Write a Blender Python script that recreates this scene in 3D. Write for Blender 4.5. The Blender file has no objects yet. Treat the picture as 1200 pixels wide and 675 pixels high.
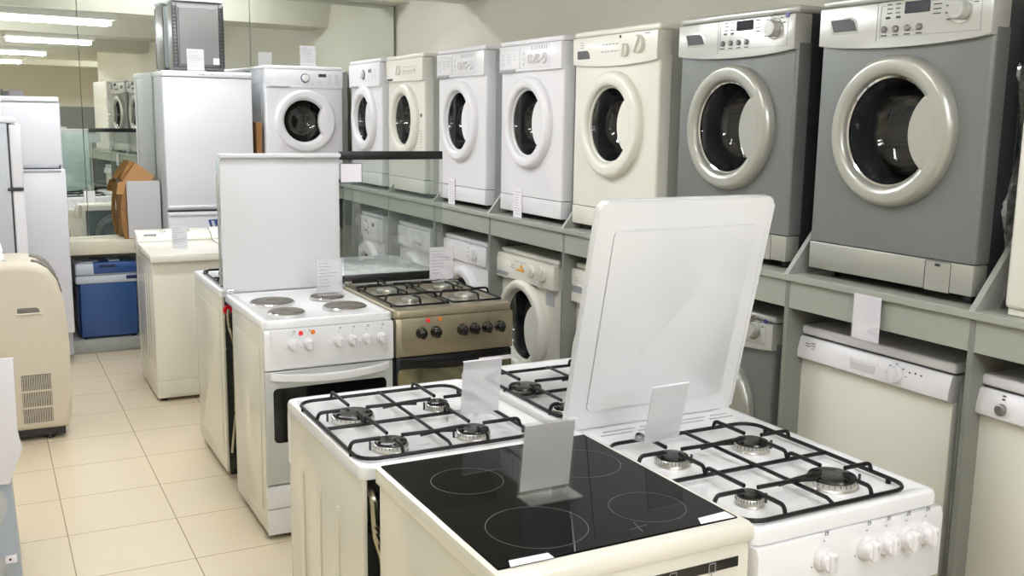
import bpy, bmesh, math, random
from mathutils import Vector, Matrix
PI = math.pi
random.seed(7)
sc = bpy.context.scene
COL = sc.collection

# ------------------------------------------------------------------ materials
def lin(c):
    return tuple((v/12.92 if v <= 0.04045 else ((v+0.055)/1.055)**2.4) for v in [x/255 for x in c])

def mat(name, rgb, rough=0.4, metal=0.0, coat=0.0, var=0.03, scale=6.0, bump=0.0, bscale=200.0, stretch=None, spec=0.5):
    m = bpy.data.materials.new(name); m.use_nodes = True
    nt = m.node_tree; b = nt.nodes['Principled BSDF']
    tc = nt.nodes.new('ShaderNodeTexCoord')
    n = nt.nodes.new('ShaderNodeTexNoise'); n.inputs['Scale'].default_value = scale; n.inputs['Detail'].default_value = 3
    mp = nt.nodes.new('ShaderNodeMapping')
    if stretch: mp.inputs['Scale'].default_value = stretch
    nt.links.new(tc.outputs['Object'], mp.inputs['Vector']); nt.links.new(mp.outputs['Vector'], n.inputs['Vector'])
    mix = nt.nodes.new('ShaderNodeMix'); mix.data_type = 'RGBA'
    c = lin(rgb)
    mix.inputs['A'].default_value = tuple(v*(1-var) for v in c)+(1,)
    mix.inputs['B'].default_value = tuple(min(1, v*(1+var)) for v in c)+(1,)
    nt.links.new(n.outputs['Fac'], mix.inputs['Factor']); nt.links.new(mix.outputs['Result'], b.inputs['Base Color'])
    b.inputs['Roughness'].default_value = rough; b.inputs['Metallic'].default_value = metal
    b.inputs['Coat Weight'].default_value = coat; b.inputs['Coat Roughness'].default_value = 0.08
    b.inputs['Specular IOR Level'].default_value = spec
    if bump:
        n2 = nt.nodes.new('ShaderNodeTexNoise'); n2.inputs['Scale'].default_value = bscale
        nt.links.new(mp.outputs['Vector'], n2.inputs['Vector'])
        bp = nt.nodes.new('ShaderNodeBump'); bp.inputs['Strength'].default_value = bump; bp.inputs['Distance'].default_value = 0.002
        nt.links.new(n2.outputs['Fac'], bp.inputs['Height']); nt.links.new(bp.outputs['Normal'], b.inputs['Normal'])
    return m

def emat(name, rgb, strength):
    m = bpy.data.materials.new(name); m.use_nodes = True
    nt = m.node_tree; nt.nodes.remove(nt.nodes['Principled BSDF'])
    e = nt.nodes.new('ShaderNodeEmission'); e.inputs['Color'].default_value = lin(rgb)+(1,); e.inputs['Strength'].default_value = strength
    nt.links.new(e.outputs[0], nt.nodes['Material Output'].inputs[0])
    return m

def glassmat(name, tint, base=0.05, rough=0.02, diff=0.0, diffcol=(255, 255, 255), ior=1.5):
    """thin sheet glass: tinted transparency under a fresnel reflection"""
    m = bpy.data.materials.new(name); m.use_nodes = True
    nt = m.node_tree; nt.nodes.remove(nt.nodes['Principled BSDF'])
    tr = nt.nodes.new('ShaderNodeBsdfTransparent'); tr.inputs['Color'].default_value = tuple(tint)+(1,)
    gl = nt.nodes.new('ShaderNodeBsdfGlossy'); gl.inputs['Roughness'].default_value = rough; gl.inputs['Color'].default_value = (1, 1, 1, 1)
    fr = nt.nodes.new('ShaderNodeFresnel'); ge = nt.nodes.new('ShaderNodeNewGeometry')
    bk = nt.nodes.new('ShaderNodeMath'); bk.operation = 'MULTIPLY_ADD'; bk.inputs[1].default_value = 1/ior-ior; bk.inputs[2].default_value = ior
    nt.links.new(ge.outputs['Backfacing'], bk.inputs[0]); nt.links.new(bk.outputs[0], fr.inputs['IOR'])   # same sheet reflection from both sides
    add = nt.nodes.new('ShaderNodeMath'); add.operation = 'ADD'; add.use_clamp = True; add.inputs[1].default_value = base
    nt.links.new(fr.outputs[0], add.inputs[0])
    mx = nt.nodes.new('ShaderNodeMixShader')
    nt.links.new(add.outputs[0], mx.inputs[0]); nt.links.new(tr.outputs[0], mx.inputs[1]); nt.links.new(gl.outputs[0], mx.inputs[2])
    last = mx
    if diff:
        d = nt.nodes.new('ShaderNodeBsdfDiffuse'); d.inputs['Color'].default_value = lin(diffcol)+(1,)
        m2 = nt.nodes.new('ShaderNodeMixShader'); m2.inputs[0].default_value = diff
        nt.links.new(mx.outputs[0], m2.inputs[1]); nt.links.new(d.outputs[0], m2.inputs[2]); last = m2
    nt.links.new(last.outputs[0], nt.nodes['Material Output'].inputs[0])
    return m

M = {}
M['enamel'] = mat('white_enamel', (234, 234, 236), 0.16, coat=0.4, var=0.01)
M['lid_enamel'] = mat('glossy_lid_enamel', (222, 223, 225), 0.10, coat=1.0, var=0.008)
M['recess'] = mat('recess_white', (206, 204, 207), 0.4)
M['wplastic'] = mat('white_plastic', (228, 226, 229), 0.3, coat=0.15, var=0.012)
M['wpaint'] = mat('white_painted_steel', (216, 216, 219), 0.32, var=0.012)
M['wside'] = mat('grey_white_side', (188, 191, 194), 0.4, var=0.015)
M['cream'] = mat('cream_plastic', (225, 223, 212), 0.3, coat=0.15, var=0.012)
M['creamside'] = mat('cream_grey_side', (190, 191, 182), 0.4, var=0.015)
M['ivory'] = mat('ivory_enamel', (228, 225, 213), 0.2, coat=0.3, var=0.015)
M['ivoryside'] = mat('ivory_side', (226, 223, 208), 0.22, coat=0.2, var=0.02)
M['beige'] = mat('beige_plastic', (208, 198, 180), 0.42, var=0.02)
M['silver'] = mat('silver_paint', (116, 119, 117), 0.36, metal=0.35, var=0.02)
M['silverlight'] = mat('light_silver_plastic', (186, 186, 181), 0.3, metal=0.3, coat=0.2, var=0.02)
M['silverring'] = mat('satin_silver_ring', (172, 172, 164), 0.3, metal=0.45, coat=0.15, var=0.02)
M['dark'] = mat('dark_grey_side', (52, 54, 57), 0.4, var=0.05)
M['black'] = mat('black_plastic', (17, 17, 18), 0.35, var=0.05)
M['gloss_black'] = mat('gloss_black_knob', (9, 9, 10), 0.1, coat=0.5)
M['iron'] = mat('black_enamelled_iron', (14, 14, 14), 0.45, var=0.1, bump=0.2, bscale=400, spec=0.3)
M['cap'] = mat('burner_cap_black', (24, 23, 22), 0.22, var=0.1)
M['alu'] = mat('cast_aluminium', (205, 203, 196), 0.28, metal=0.9, var=0.05)
M['chrome'] = mat('chrome', (220, 220, 220), 0.08, metal=1.0)
M['steel'] = mat('brushed_beige_steel', (172, 162, 138), 0.36, metal=0.75, var=0.09, scale=14, stretch=(0.4, 4, 4))
M['plate'] = mat('cast_iron_hotplate', (98, 92, 84), 0.42, metal=0.35, var=0.06, scale=30)
M['ceramic'] = mat('black_ceramic_glass', (8, 8, 9), 0.03, var=0.2, spec=0.5)
M['ceramic'].node_tree.nodes['Principled BSDF'].inputs['IOR'].default_value = 1.18
M['ringmark'] = mat('printed_ring_grey', (78, 78, 76), 0.3)
M['ink'] = mat('printed_ink_dark', (50, 50, 52), 0.5)
M['inkl'] = mat('printed_ink_pale', (150, 150, 155), 0.5)
M['inkm'] = mat('printed_ink_faint', (182, 181, 186), 0.5)
M['blue_ring'] = mat('blue_grey_ring', (62, 74, 94), 0.3)
M['rim'] = mat('grey_gloss_inner_rim', (66, 67, 68), 0.2, coat=0.6, var=0.1)
M['rubber'] = mat('door_gasket_rubber', (70, 71, 72), 0.45, var=0.1)
M['red'] = mat('red_plastic', (215, 20, 40), 0.3)
M['amber'] = mat('amber_plastic', (226, 128, 40), 0.3)
M['redlamp'] = mat('red_indicator', (250, 60, 60), 0.25, coat=0.4)
M['ovenglass'] = mat('dark_oven_glass', (12, 12, 12), 0.07, coat=0.5)
M['olive'] = mat('mirror_tinted_oven_glass', (150, 147, 120), 0.06, metal=0.85, var=0.05)
M['oven_frame'] = mat('grey_oven_door_glass', (188, 190, 186), 0.12, coat=0.4)
M['card'] = mat('white_card', (238, 233, 240), 0.6, var=0.01)
M['greycard'] = mat('grey_card_back', (186, 185, 184), 0.5, var=0.015)
M['cloud'] = glassmat('acrylic_sheet', (0.985, 0.99, 0.988), 0.03, 0.03, 0.02)
M['frost'] = glassmat('frosted_acrylic', (0.97, 0.97, 0.97), 0.05, 0.08, 0.55, (214, 214, 216))
M['cardboard'] = mat('brown_cardboard', (158, 116, 66), 0.7, var=0.08, scale=12, bump=0.15, bscale=80)
M['cardgrey'] = mat('grey_printed_cardboard', (196, 194, 194), 0.5, var=0.015)
M['blue'] = mat('blue_cooler_plastic', (43, 76, 130), 0.4, var=0.03)
M['bluedk'] = mat('dark_blue_plastic', (27, 45, 84), 0.4)
M['coolgrey'] = mat('pale_grey_plastic', (196, 201, 210), 0.4)
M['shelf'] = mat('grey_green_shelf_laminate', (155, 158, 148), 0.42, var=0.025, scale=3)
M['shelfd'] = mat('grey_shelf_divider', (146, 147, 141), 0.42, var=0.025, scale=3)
M['shelf_shaded'] = mat('shaded_lower_divider', (122, 123, 116), 0.45, var=0.025, scale=3)  # divider grey darkened to carry the shade below the shelf
M['plinthm'] = mat('grey_plinth_laminate', (160, 162, 156), 0.45, var=0.02)
M['ledgem'] = mat('beige_ledge_paint', (214, 208, 186), 0.4, var=0.01)
M['galv'] = mat('galvanised_back_panel', (78, 80, 76), 0.4, metal=0.6, var=0.15, scale=9)
M['pipe'] = mat('gas_pipe_metal', (178, 172, 152), 0.25, metal=0.9)
M['hosepanel'] = mat('blue_grey_back_panel', (96, 112, 116), 0.4)
M['hose'] = mat('grey_drain_hose', (120, 124, 124), 0.5, var=0.05)
M['bluesheet'] = mat('blue_grey_steel', (168, 178, 189), 0.35, var=0.02)
M['greymetal'] = mat('grey_metal_back', (128, 126, 126), 0.34, metal=0.55, var=0.02)
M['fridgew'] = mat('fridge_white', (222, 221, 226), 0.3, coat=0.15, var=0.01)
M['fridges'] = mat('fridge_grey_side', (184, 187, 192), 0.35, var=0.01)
M['louvre'] = mat('dark_grey_louvre', (116, 111, 102), 0.5, var=0.08)
M['film'] = glassmat('clear_plastic_film', (0.96, 0.96, 0.96), 0.16, 0.06, 0.05, (225, 225, 225))
M['doorglass'] = glassmat('washer_door_glass', (0.60, 0.61, 0.62), 0.02, 0.03)
M['lidglass'] = glassmat('tinted_lid_glass', (0.86, 0.885, 0.87), 0.04, 0.01, 0.05, (205, 218, 212))
M['lidglass_clear'] = glassmat('green_lid_glass', (0.87, 0.93, 0.91), 0.05, 0.01, 0.10, (200, 220, 212))
M['wood'] = mat('brown_wood_veneer', (140, 98, 54), 0.5, var=0.15, scale=8, stretch=(8, 8, 1))
M['wallpaint'] = mat('warm_grey_wall_paint', (216, 213, 201), 0.85, var=0.02, scale=1.2, bump=0.05, bscale=60, spec=0.2)
M['ceilpaint'] = mat('ceiling_paint', (238, 236, 228), 0.9, var=0.02, scale=1.2, spec=0.2)
M['beampaint'] = mat('beam_paint', (205, 203, 188), 0.85, var=0.02, spec=0.2)
M['band'] = mat('grey_wainscot', (128, 132, 132), 0.6, var=0.02)
M['bay_shade'] = mat('under_shelf_shade', (38, 37, 35), 0.8)  # near-black tone stands for the shade inside the lower bays
M['display'] = mat('display_window', (38, 40, 52), 0.12, coat=0.3)
M['purple'] = mat('blue_badge', (64, 60, 130), 0.3)
M['orange_ink'] = mat('orange_print', (224, 160, 60), 0.5)
M['lamp'] = emat('fluorescent_tube', (246, 249, 255), 52.0)
M['lamp_far'] = emat('fluorescent_tube_dim', (246, 249, 255), 38.0)
M['fill_mid'] = emat('fill_tube_mid', (246, 249, 255), 50.0)  # tubes of an added fill lamp between the beams
M['fill_bright'] = emat('fill_tube_bright', (246, 249, 255), 130.0)  # tubes of the strong fill lamp added behind the viewpoint
M['lamphouse'] = mat('lamp_housing_white', (235, 233, 225), 0.4)

def mirror_mat():
    m = bpy.data.materials.new('wall_mirror'); m.use_nodes = True
    b = m.node_tree.nodes['Principled BSDF']
    b.inputs['Base Color'].default_value = (0.87, 0.90, 0.85, 1); b.inputs['Metallic'].default_value = 1; b.inputs['Roughness'].default_value = 0.012
    return m
M['mirror'] = mirror_mat()

def drum_mat():
    m = mat('perforated_steel_drum', (84, 81, 74), 0.3, metal=0.9)
    nt = m.node_tree; b = nt.nodes['Principled BSDF']
    tc = nt.nodes.new('ShaderNodeTexCoord'); v = nt.nodes.new('ShaderNodeTexVoronoi'); v.inputs['Scale'].default_value = 70; v.inputs['Randomness'].default_value = 0.15
    nt.links.new(tc.outputs['Object'], v.inputs['Vector'])
    r = nt.nodes.new('ShaderNodeMath'); r.operation = 'GREATER_THAN'; r.inputs[1].default_value = 0.3
    nt.links.new(v.outputs['Distance'], r.inputs[0])
    mx = nt.nodes.new('ShaderNodeMix'); mx.data_type = 'RGBA'; mx.inputs['A'].default_value = (0.004, 0.004, 0.004, 1); mx.inputs['B'].default_value = lin((84, 80, 70))+(1,)
    nt.links.new(r.outputs[0], mx.inputs['Factor']); nt.links.new(mx.outputs['Result'], b.inputs['Base Color'])
    return m
M['drum'] = drum_mat()

def tile_mat():
    m = mat('beige_floor_tile', (221, 206, 179), 0.3, var=0.05, scale=2.2)
    nt = m.node_tree; b = nt.nodes['Principled BSDF']
    old = b.inputs['Base Color'].links[0].from_socket
    tc = nt.nodes.new('ShaderNodeTexCoord'); sp = nt.nodes.new('ShaderNodeSeparateXYZ'); nt.links.new(tc.outputs['Object'], sp.inputs[0])
    masks = []
    for ax, off, size in (('X', 0.2021, 0.3984), ('Y', 5.2061, 0.4116)):
        s = nt.nodes.new('ShaderNodeMath'); s.operation = 'SUBTRACT'; s.inputs[1].default_value = off; nt.links.new(sp.outputs[ax], s.inputs[0])
        p = nt.nodes.new('ShaderNodeMath'); p.operation = 'PINGPONG'; p.inputs[1].default_value = size/2; nt.links.new(s.outputs[0], p.inputs[0])
        l = nt.nodes.new('ShaderNodeMath'); l.operation = 'LESS_THAN'; l.inputs[1].default_value = 0.0019; nt.links.new(p.outputs[0], l.inputs[0])
        masks.append(l)
    mm = nt.nodes.new('ShaderNodeMath'); mm.operation = 'MAXIMUM'
    nt.links.new(masks[0].outputs[0], mm.inputs[0]); nt.links.new(masks[1].outputs[0], mm.inputs[1])
    mx = nt.nodes.new('ShaderNodeMix'); mx.data_type = 'RGBA'; mx.inputs['B'].default_value = lin((150, 132, 104))+(1,)
    nt.links.new(mm.outputs[0], mx.inputs['Factor']); nt.links.new(old, mx.inputs['A']); nt.links.new(mx.outputs['Result'], b.inputs['Base Color'])
    rr = nt.nodes.new('ShaderNodeMath'); rr.operation = 'MULTIPLY_ADD'; rr.inputs[1].default_value = 0.5; rr.inputs[2].default_value = 0.3
    nt.links.new(mm.outputs[0], rr.inputs[0]); nt.links.new(rr.outputs[0], b.inputs['Roughness'])
    return m
M['tile'] = tile_mat()

# ------------------------------------------------------------------ mesh helpers
def obj(name, bm, m, parent=None, smooth=35, label=None):
    bmesh.ops.recalc_face_normals(bm, faces=bm.faces)
    me = bpy.data.meshes.new(name); bm.to_mesh(me); bm.free()
    for p in me.polygons: p.use_smooth = True
    me.set_sharp_from_angle(angle=math.radians(smooth))
    me.materials.append(M[m] if isinstance(m, str) else m)
    o = bpy.data.objects.new(name, me); COL.objects.link(o)
    if parent: o.parent = parent
    if label: o['label'] = label
    return o

def thing(name, label, cat, loc=(0, 0, 0), rz=0.0, group=None):
    o = bpy.data.objects.new(name, None); COL.objects.link(o); o.empty_display_size = 0.1
    o.location = loc; o.rotation_euler = (0, 0, rz); o['label'] = label; o['category'] = cat
    if group: o['group'] = group
    return o

def tag(o, label, cat, group=None):
    o['label'] = label; o['category'] = cat
    if group: o['group'] = group
    return o

def struct(name, bm, m, smooth=30):
    o = obj(name, bm, m, None, smooth); o['kind'] = 'structure'; return o

def B(): return bmesh.new()

def box(bm, x0, x1, y0, y1, z0, z1, bv=0.0, seg=2, edges=None):
    r = bmesh.ops.create_cube(bm, size=1.0)
    vs = r['verts']
    for v in vs:
        v.co = Vector(((x0+x1)/2+v.co.x*(x1-x0), (y0+y1)/2+v.co.y*(y1-y0), (z0+z1)/2+v.co.z*(z1-z0)))
    if bv > 0:
        es = list({e for v in vs for e in v.link_edges})
        if edges: es = [e for e in es if edges(*(v.co for v in e.verts))]
        bmesh.ops.bevel(bm, geom=es, offset=bv, segments=seg, profile=0.5, affect='EDGES')
    return bm

def bx(*a, **k): return box(B(), *a, **k)

def lathe(bm, prof, c, axis='z', seg=40, sx=1.0, closed=False):
    rings = []
    for r, a in prof:
        ring = []
        for i in range(seg):
            t = 2*PI*i/seg; u, v = r*math.cos(t)*sx, r*math.sin(t)
            p = {'z': (u, v, a), 'y': (u, a, v), 'x': (a, u, v)}[axis]
            ring.append(bm.verts.new((c[0]+p[0], c[1]+p[1], c[2]+p[2])))
        rings.append(ring)
    for a, b in zip(rings, rings[1:]):
        for i in range(seg):
            bm.faces.new((a[i], a[(i+1) % seg], b[(i+1) % seg], b[i]))
    if closed:
        for i in range(seg):
            bm.faces.new((rings[-1][i], rings[-1][(i+1) % seg], rings[0][(i+1) % seg], rings[0][i]))
    else:
        for ring, (r, a) in ((rings[0], prof[0]), (rings[-1], prof[-1])):
            if r > 1e-4 and closed is False: pass
    return bm

def solid(bm, prof, c, axis='z', seg=36, sx=1.0):
    """lathe whose first and last profile points sit on the axis"""
    p = [(1e-4, prof[0][1])]+list(prof)+[(1e-4, prof[-1][1])]
    return lathe(bm, p, c, axis, seg, sx)

def prism(bm, poly, axis, a0, a1, bv=0.0, seg=2):
    """poly in the plane normal to axis: 'y' -> (x,z), 'x' -> (y,z), 'z' -> (x,y)"""
    def P(p, a): return {'y': (p[0], a, p[1]), 'x': (a, p[0], p[1]), 'z': (p[0], p[1], a)}[axis]
    v0 = [bm.verts.new(P(p, a0)) for p in poly]; v1 = [bm.verts.new(P(p, a1)) for p in poly]
    n = len(poly); f0 = bm.faces.new(v0); f1 = bm.faces.new(v1)
    for i in range(n): bm.faces.new((v0[i], v0[(i+1) % n], v1[(i+1) % n], v1[i]))
    if bv:
        es = list(f0.edges)+list(f1.edges)
        bmesh.ops.bevel(bm, geom=es, offset=bv, segments=seg, profile=0.5, affect='EDGES')
    return bm

def rrect(x0, x1, y0, y1, r, n=5, rs=None):
    rs = rs or (r, r, r, r); out = []
    for (cx, cy, a0, rr) in ((x1-rs[0], y1-rs[0], 0, rs[0]), (x0+rs[1], y1-rs[1], PI/2, rs[1]), (x0+rs[2], y0+rs[2], PI, rs[2]), (x1-rs[3], y0+rs[3], 1.5*PI, rs[3])):
        for i in range(n+1):
            t = a0+PI/2*i/n; out.append((cx+rr*math.cos(t), cy+rr*math.sin(t)))
    return out

def tube(bm, pts, r, seg=6, closed=False, flat=1.0):
    pts = [Vector(p) for p in pts]; n = len(pts); rings = []
    up = Vector((0, 0, 1))
    for i, p in enumerate(pts):
        a = pts[(i-1) % n] if (closed or i > 0) else p; b = pts[(i+1) % n] if (closed or i < n-1) else p
        d = (b-a).normalized()
        s = d.cross(up)
        if s.length < 0.05: s = d.cross(Vector((0, 1, 0.3)))
        if rings and s.dot(side) < 0 and d.dot(pd) > 0: s = -s
        s.normalize(); side = s; pd = d
        t = s.cross(d).normalized()
        rings.append([bm.verts.new(p+(s*math.cos(2*PI*k/seg)+t*math.sin(2*PI*k/seg)*flat)*r) for k in range(seg)])
    m = n if closed else n-1
    for i in range(m):
        a, b = rings[i], rings[(i+1) % n]
        for k in range(seg): bm.faces.new((a[k], a[(k+1) % seg], b[(k+1) % seg], b[k]))
    if not closed:
        bm.faces.new(rings[0]); bm.faces.new(rings[-1])
    return bm

def fillet(pts, r, n=4):
    """round the inner corners of a polyline"""
    pts = [Vector(p) for p in pts]; out = [pts[0]]
    for i in range(1, len(pts)-1):
        a, p, b = pts[i-1], pts[i], pts[i+1]
        da, db = (a-p), (b-p); k = min(r, da.length*0.49, db.length*0.49)
        s, e = p+da.normalized()*k, p+db.normalized()*k
        for j in range(n+1):
            t = j/n; out.append(s*(1-t)**2+p*2*t*(1-t)+e*t*t)
    out.append(pts[-1]); return out

def plate_hole(bm, hx, z0, z1, cx, cz, r, y, n=64):
    """front plate x in +-hx, z0..z1 with a round hole; returns outer loop"""
    angs = [2*PI*i/n for i in range(n)]
    for (x, z) in ((hx, z1), (-hx, z1), (-hx, z0), (hx, z0)): 
        a = math.atan2(z-cz, x-cx) % (2*PI)
        k = min(range(len(angs)), key=lambda i: abs((angs[i]-a+PI) % (2*PI)-PI)); angs[k] = a
    inner, outer = [], []
    for t in angs:
        c, s = math.cos(t), math.sin(t)
        inner.append(bm.verts.new((cx+r*c, y, cz+r*s)))
        k = min(((hx-cx)/c if c > 1e-9 else ((-hx-cx)/c if c < -1e-9 else 1e9)), ((z1-cz)/s if s > 1e-9 else ((z0-cz)/s if s < -1e-9 else 1e9)))
        outer.append(bm.verts.new((cx+k*c, y, cz+k*s)))
    for i in range(len(angs)):
        j = (i+1) % len(angs); bm.faces.new((inner[i], inner[j], outer[j], outer[i]))
    return outer, inner

def dashes(bm, x, z, y, n, w, h, dz, jitter=0.3):
    for i in range(n):
        ww = w*(1-jitter*random.random())
        box(bm, x, x+ww, y-0.0006, y+0.0006, z-i*dz-h/2, z-i*dz+h/2)
    return bm

# ------------------------------------------------------------------ room
XR, YF, YB, XL, ZC = 2.90, 7.46, -5.6, -0.62, 2.66
struct('floor', bx(XL-0.2, 5.2, YB-0.2, 7.9, -0.1, 0.0), 'tile')
w = B(); box(w, XR, XR+0.12, -1.2, 7.9, 0, ZC); box(w, XR+0.12, 5.12, -1.2, -1.08, 0, ZC); box(w, 5.0, 5.12, YB, -1.2, 0, ZC)
struct('wall_right', w, 'wallpaint')
struct('wall_left', bx(XL-0.12, XL, YB, 7.9, 0, ZC), 'wallpaint')
struct('wall_back', bx(XL, 5.0, YB-0.12, YB, 0, ZC), 'wallpaint')
w = B(); box(w, XL, XR, YF, YF+0.12, 0.66, ZC); box(w, XL, XR, 7.66, 7.78, 0, 0.66)
struct('wall_far', w, 'wallpaint')
struct('ceiling', bx(XL-0.12, 5.12, YB-0.12, 7.9, ZC, ZC+0.1), 'ceilpaint')
for i, y in enumerate((6.0, 3.5, 1.0, -1.5, -4.0)):
    b = B(); prism(b, [(-0.36, ZC+0.01), (-0.24, 2.34), (0.24, 2.34), (0.36, ZC+0.01)], 'x', XL, XR if y > -1 else 5.0)
    bmesh.ops.translate(b, verts=b.verts, vec=(0, y, 0)); struct('trim_%d' % (i+1), b, 'beampaint')
struct('trim_6', bx(1.9, XR, 7.16, YF, 2.43, ZC), 'beampaint')
o = struct('trim_7', bx(XL, 5.0, YB, YB+0.02, 1.15, 1.68), 'band')

# mirror panels: very slightly turned out of the wall plane
MD = 0.076
def mirror_panel(x0, x1, label):
    c, s = math.cos(MD), math.sin(MD)
    o = obj('mirror_panel', bx(x0, x1, 0, 0.006, 0.758, 2.426, 0.0012, 1), 'mirror')
    o.location = (2.885, 7.42, 0); o.rotation_euler = (0, 0, MD)
    tag(o, label, 'mirror')
mirror_panel(-3.40, -2.278, 'leftmost tall wall mirror panel behind the white fridges')
mirror_panel(-2.275, -1.137, 'middle tall wall mirror panel behind the cardboard box and tall fridge')
mirror_panel(-1.134, -0.012, 'right tall wall mirror panel in the corner behind the washing machine')
tag(obj('ledge', bx(0.468, 1.05, 7.10, 7.455, 0.662, 0.756, 0.006), 'ledgem'), 'pale beige ledge running below the wall mirror', 'ledge')
tag(obj('plinth', bx(0.468, 1.05, 7.09, 7.63, 0.001, 0.09, 0.004), 'plinthm'), 'low grey plinth on the floor under the blue cool box', 'plinth')

# ------------------------------------------------------------------ lamps
def ceiling_lamp(x, y, z, label, ln=1.3, m='lamp'):
    t = thing('ceiling_lamp', label, 'lamp', (x, y, z), 0, 'fluorescent ceiling lamps')
    h = B(); prism(h, [(-0.12, 0), (-0.10, -0.045), (0.10, -0.045), (0.12, 0)], 'x', -ln/2-0.03, ln/2+0.03, 0.003, 1)
    obj('housing', h, 'lamphouse', t)
    for s in (-0.05, 0.05):
        b = B(); solid(b, [(0.017, -ln/2), (0.017, ln/2)], (0, s, -0.066), 'x', 12); obj('tube', b, m, t)
    return t
for x, y, z, ln, m, l in ((0.70, 6.0, 2.34, 0.9, 'lamp_far', 'twin-tube fluorescent lamp under the ceiling beam nearest the mirror wall'),
                (1.25, 3.5, 2.34, 0.75, 'lamp_far', 'twin-tube fluorescent lamp under the ceiling beam over the electric cooker'),
                (1.35, 1.0, 2.34, 0.75, 'lamp_far', 'twin-tube fluorescent lamp under the ceiling beam over the front cookers'),
                (1.55, -1.5, 2.34, 0.75, 'lamp', 'twin-tube fluorescent lamp under the fourth ceiling beam from the mirror'),
                (1.50, 6.80, ZC, 1.3, 'lamp_far', 'added twin-tube fill lamp on the flat ceiling right above the mirror'),  # this and all following lamps are unseen, added to brighten the room
                (0.45, 4.75, ZC, 1.5, 'fill_mid', 'added twin-tube fill lamp on the flat ceiling in the bay over the top loaders'),
                (0.55, 2.3, ZC, 1.3, 'lamp_far', 'added twin-tube fill lamp on the flat ceiling between the front two beams'),
                (0.45, -0.25, ZC, 1.5, 'lamp_far', 'added twin-tube fill lamp on the flat ceiling behind the viewpoint'),
                (3.9, -3.0, ZC, 1.3, 'lamp_far', 'added twin-tube fill lamp on the flat ceiling in the side bay of the shop'),
                (0.8, -2.9, ZC, 1.5, 'fill_bright', 'added twin-tube fill lamp on the flat ceiling toward the back of the shop')):
    ceiling_lamp(x, y, z, l, ln, m)

# ------------------------------------------------------------------ display rack
ZS = 1.125
rack = thing('display_rack', 'grey laminate two-level display rack along the right wall and corner', 'rack', (0, 0, 0))
XE = 2.24
obj('shelf_board', bx(XE, XR-0.005, -0.9, 6.82, ZS-0.022, ZS, 0.002, 1), 'shelf', rack)
fb = B(); box(fb, XE+0.014, XE+0.034, -0.9, 6.80, 1.015, ZS-0.022, 0.001, 1); obj('fascia_panel', fb, 'shelf', rack)
obj('shelf_board', bx(1.69, XR-0.005, 6.822, 7.375, ZS-0.022, ZS, 0.002, 1), 'shelf', rack)
obj('fascia_panel', bx(1.69, XE+0.05, 6.845, 6.865, 1.015, ZS-0.022, 0.001, 1), 'shelf', rack)
obj('end_panel', bx(1.69, 1.71, 6.87, 7.375, 0.001, ZS-0.022, 0.001, 1), 'shelfd', rack)
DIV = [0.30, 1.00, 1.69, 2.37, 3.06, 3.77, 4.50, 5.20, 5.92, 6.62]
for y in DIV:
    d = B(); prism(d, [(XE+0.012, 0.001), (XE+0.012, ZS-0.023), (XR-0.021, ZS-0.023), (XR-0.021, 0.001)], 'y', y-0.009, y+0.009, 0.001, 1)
    obj('divider_panel', d, 'shelf_shaded', rack)  # darker copy of the divider grey, under-shelf shade in the colour
    d = B(); prism(d, [(XE+0.002, ZS), (XE+0.028, ZS), (XR-0.1, ZS), (XR-0.1, ZS+0.80), (XE+0.49, ZS+0.615)], 'y', y-0.009, y+0.009, 0.001, 1)
    obj('side_gusset', d, 'shelfd', rack)
obj('back_panel', bx(XR-0.02, XR-0.006, -0.9, 6.82, 0.1, ZS-0.023), 'bay_shade', rack)  # added dark sheet, paints the shade at the back of the lower bays
obj('base_plinth', bx(XE+0.04, XR-0.006, -0.9, 6.82, 0.001, 0.098, 0.002, 1), 'plinthm', rack)

# ------------------------------------------------------------------ washing machines
def bite_poly(r, hc, hr, n=22):
    """lens: inside opening circle r and inside handle circle (centre hc, radius hr)"""
    x = (r*r-hr*hr+hc*hc)/(2*hc); z = math.sqrt(max(0, r*r-x*x))
    a = math.atan2(z, x); b = math.atan2(z, x-hc)
    out = [(r*math.cos(-a+2*a*i/n), r*math.sin(-a+2*a*i/n)) for i in range(n+1)]
    out += [(hc+hr*math.cos(b+(2*PI-2*b)*i/n), hr*math.sin(b+(2*PI-2*b)*i/n)) for i in range(1, n)]
    return out

def front_panel(w, z0, z1, sag, y0, y1, bv=0.006, lip=0.0):
    """control panel: prism in x,z whose lower edge may bow down by sag"""
    n = 16; poly = []
    for i in range(n+1):
        x = -w/2+w*i/n; poly.append((x, z0-sag*(1-(2*i/n-1)**2)+sag*0.5*0))
    poly += [(w/2, z1), (-w/2, z1)]
    return prism(B(), poly, 'y', y0, y1, bv, 2)

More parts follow.
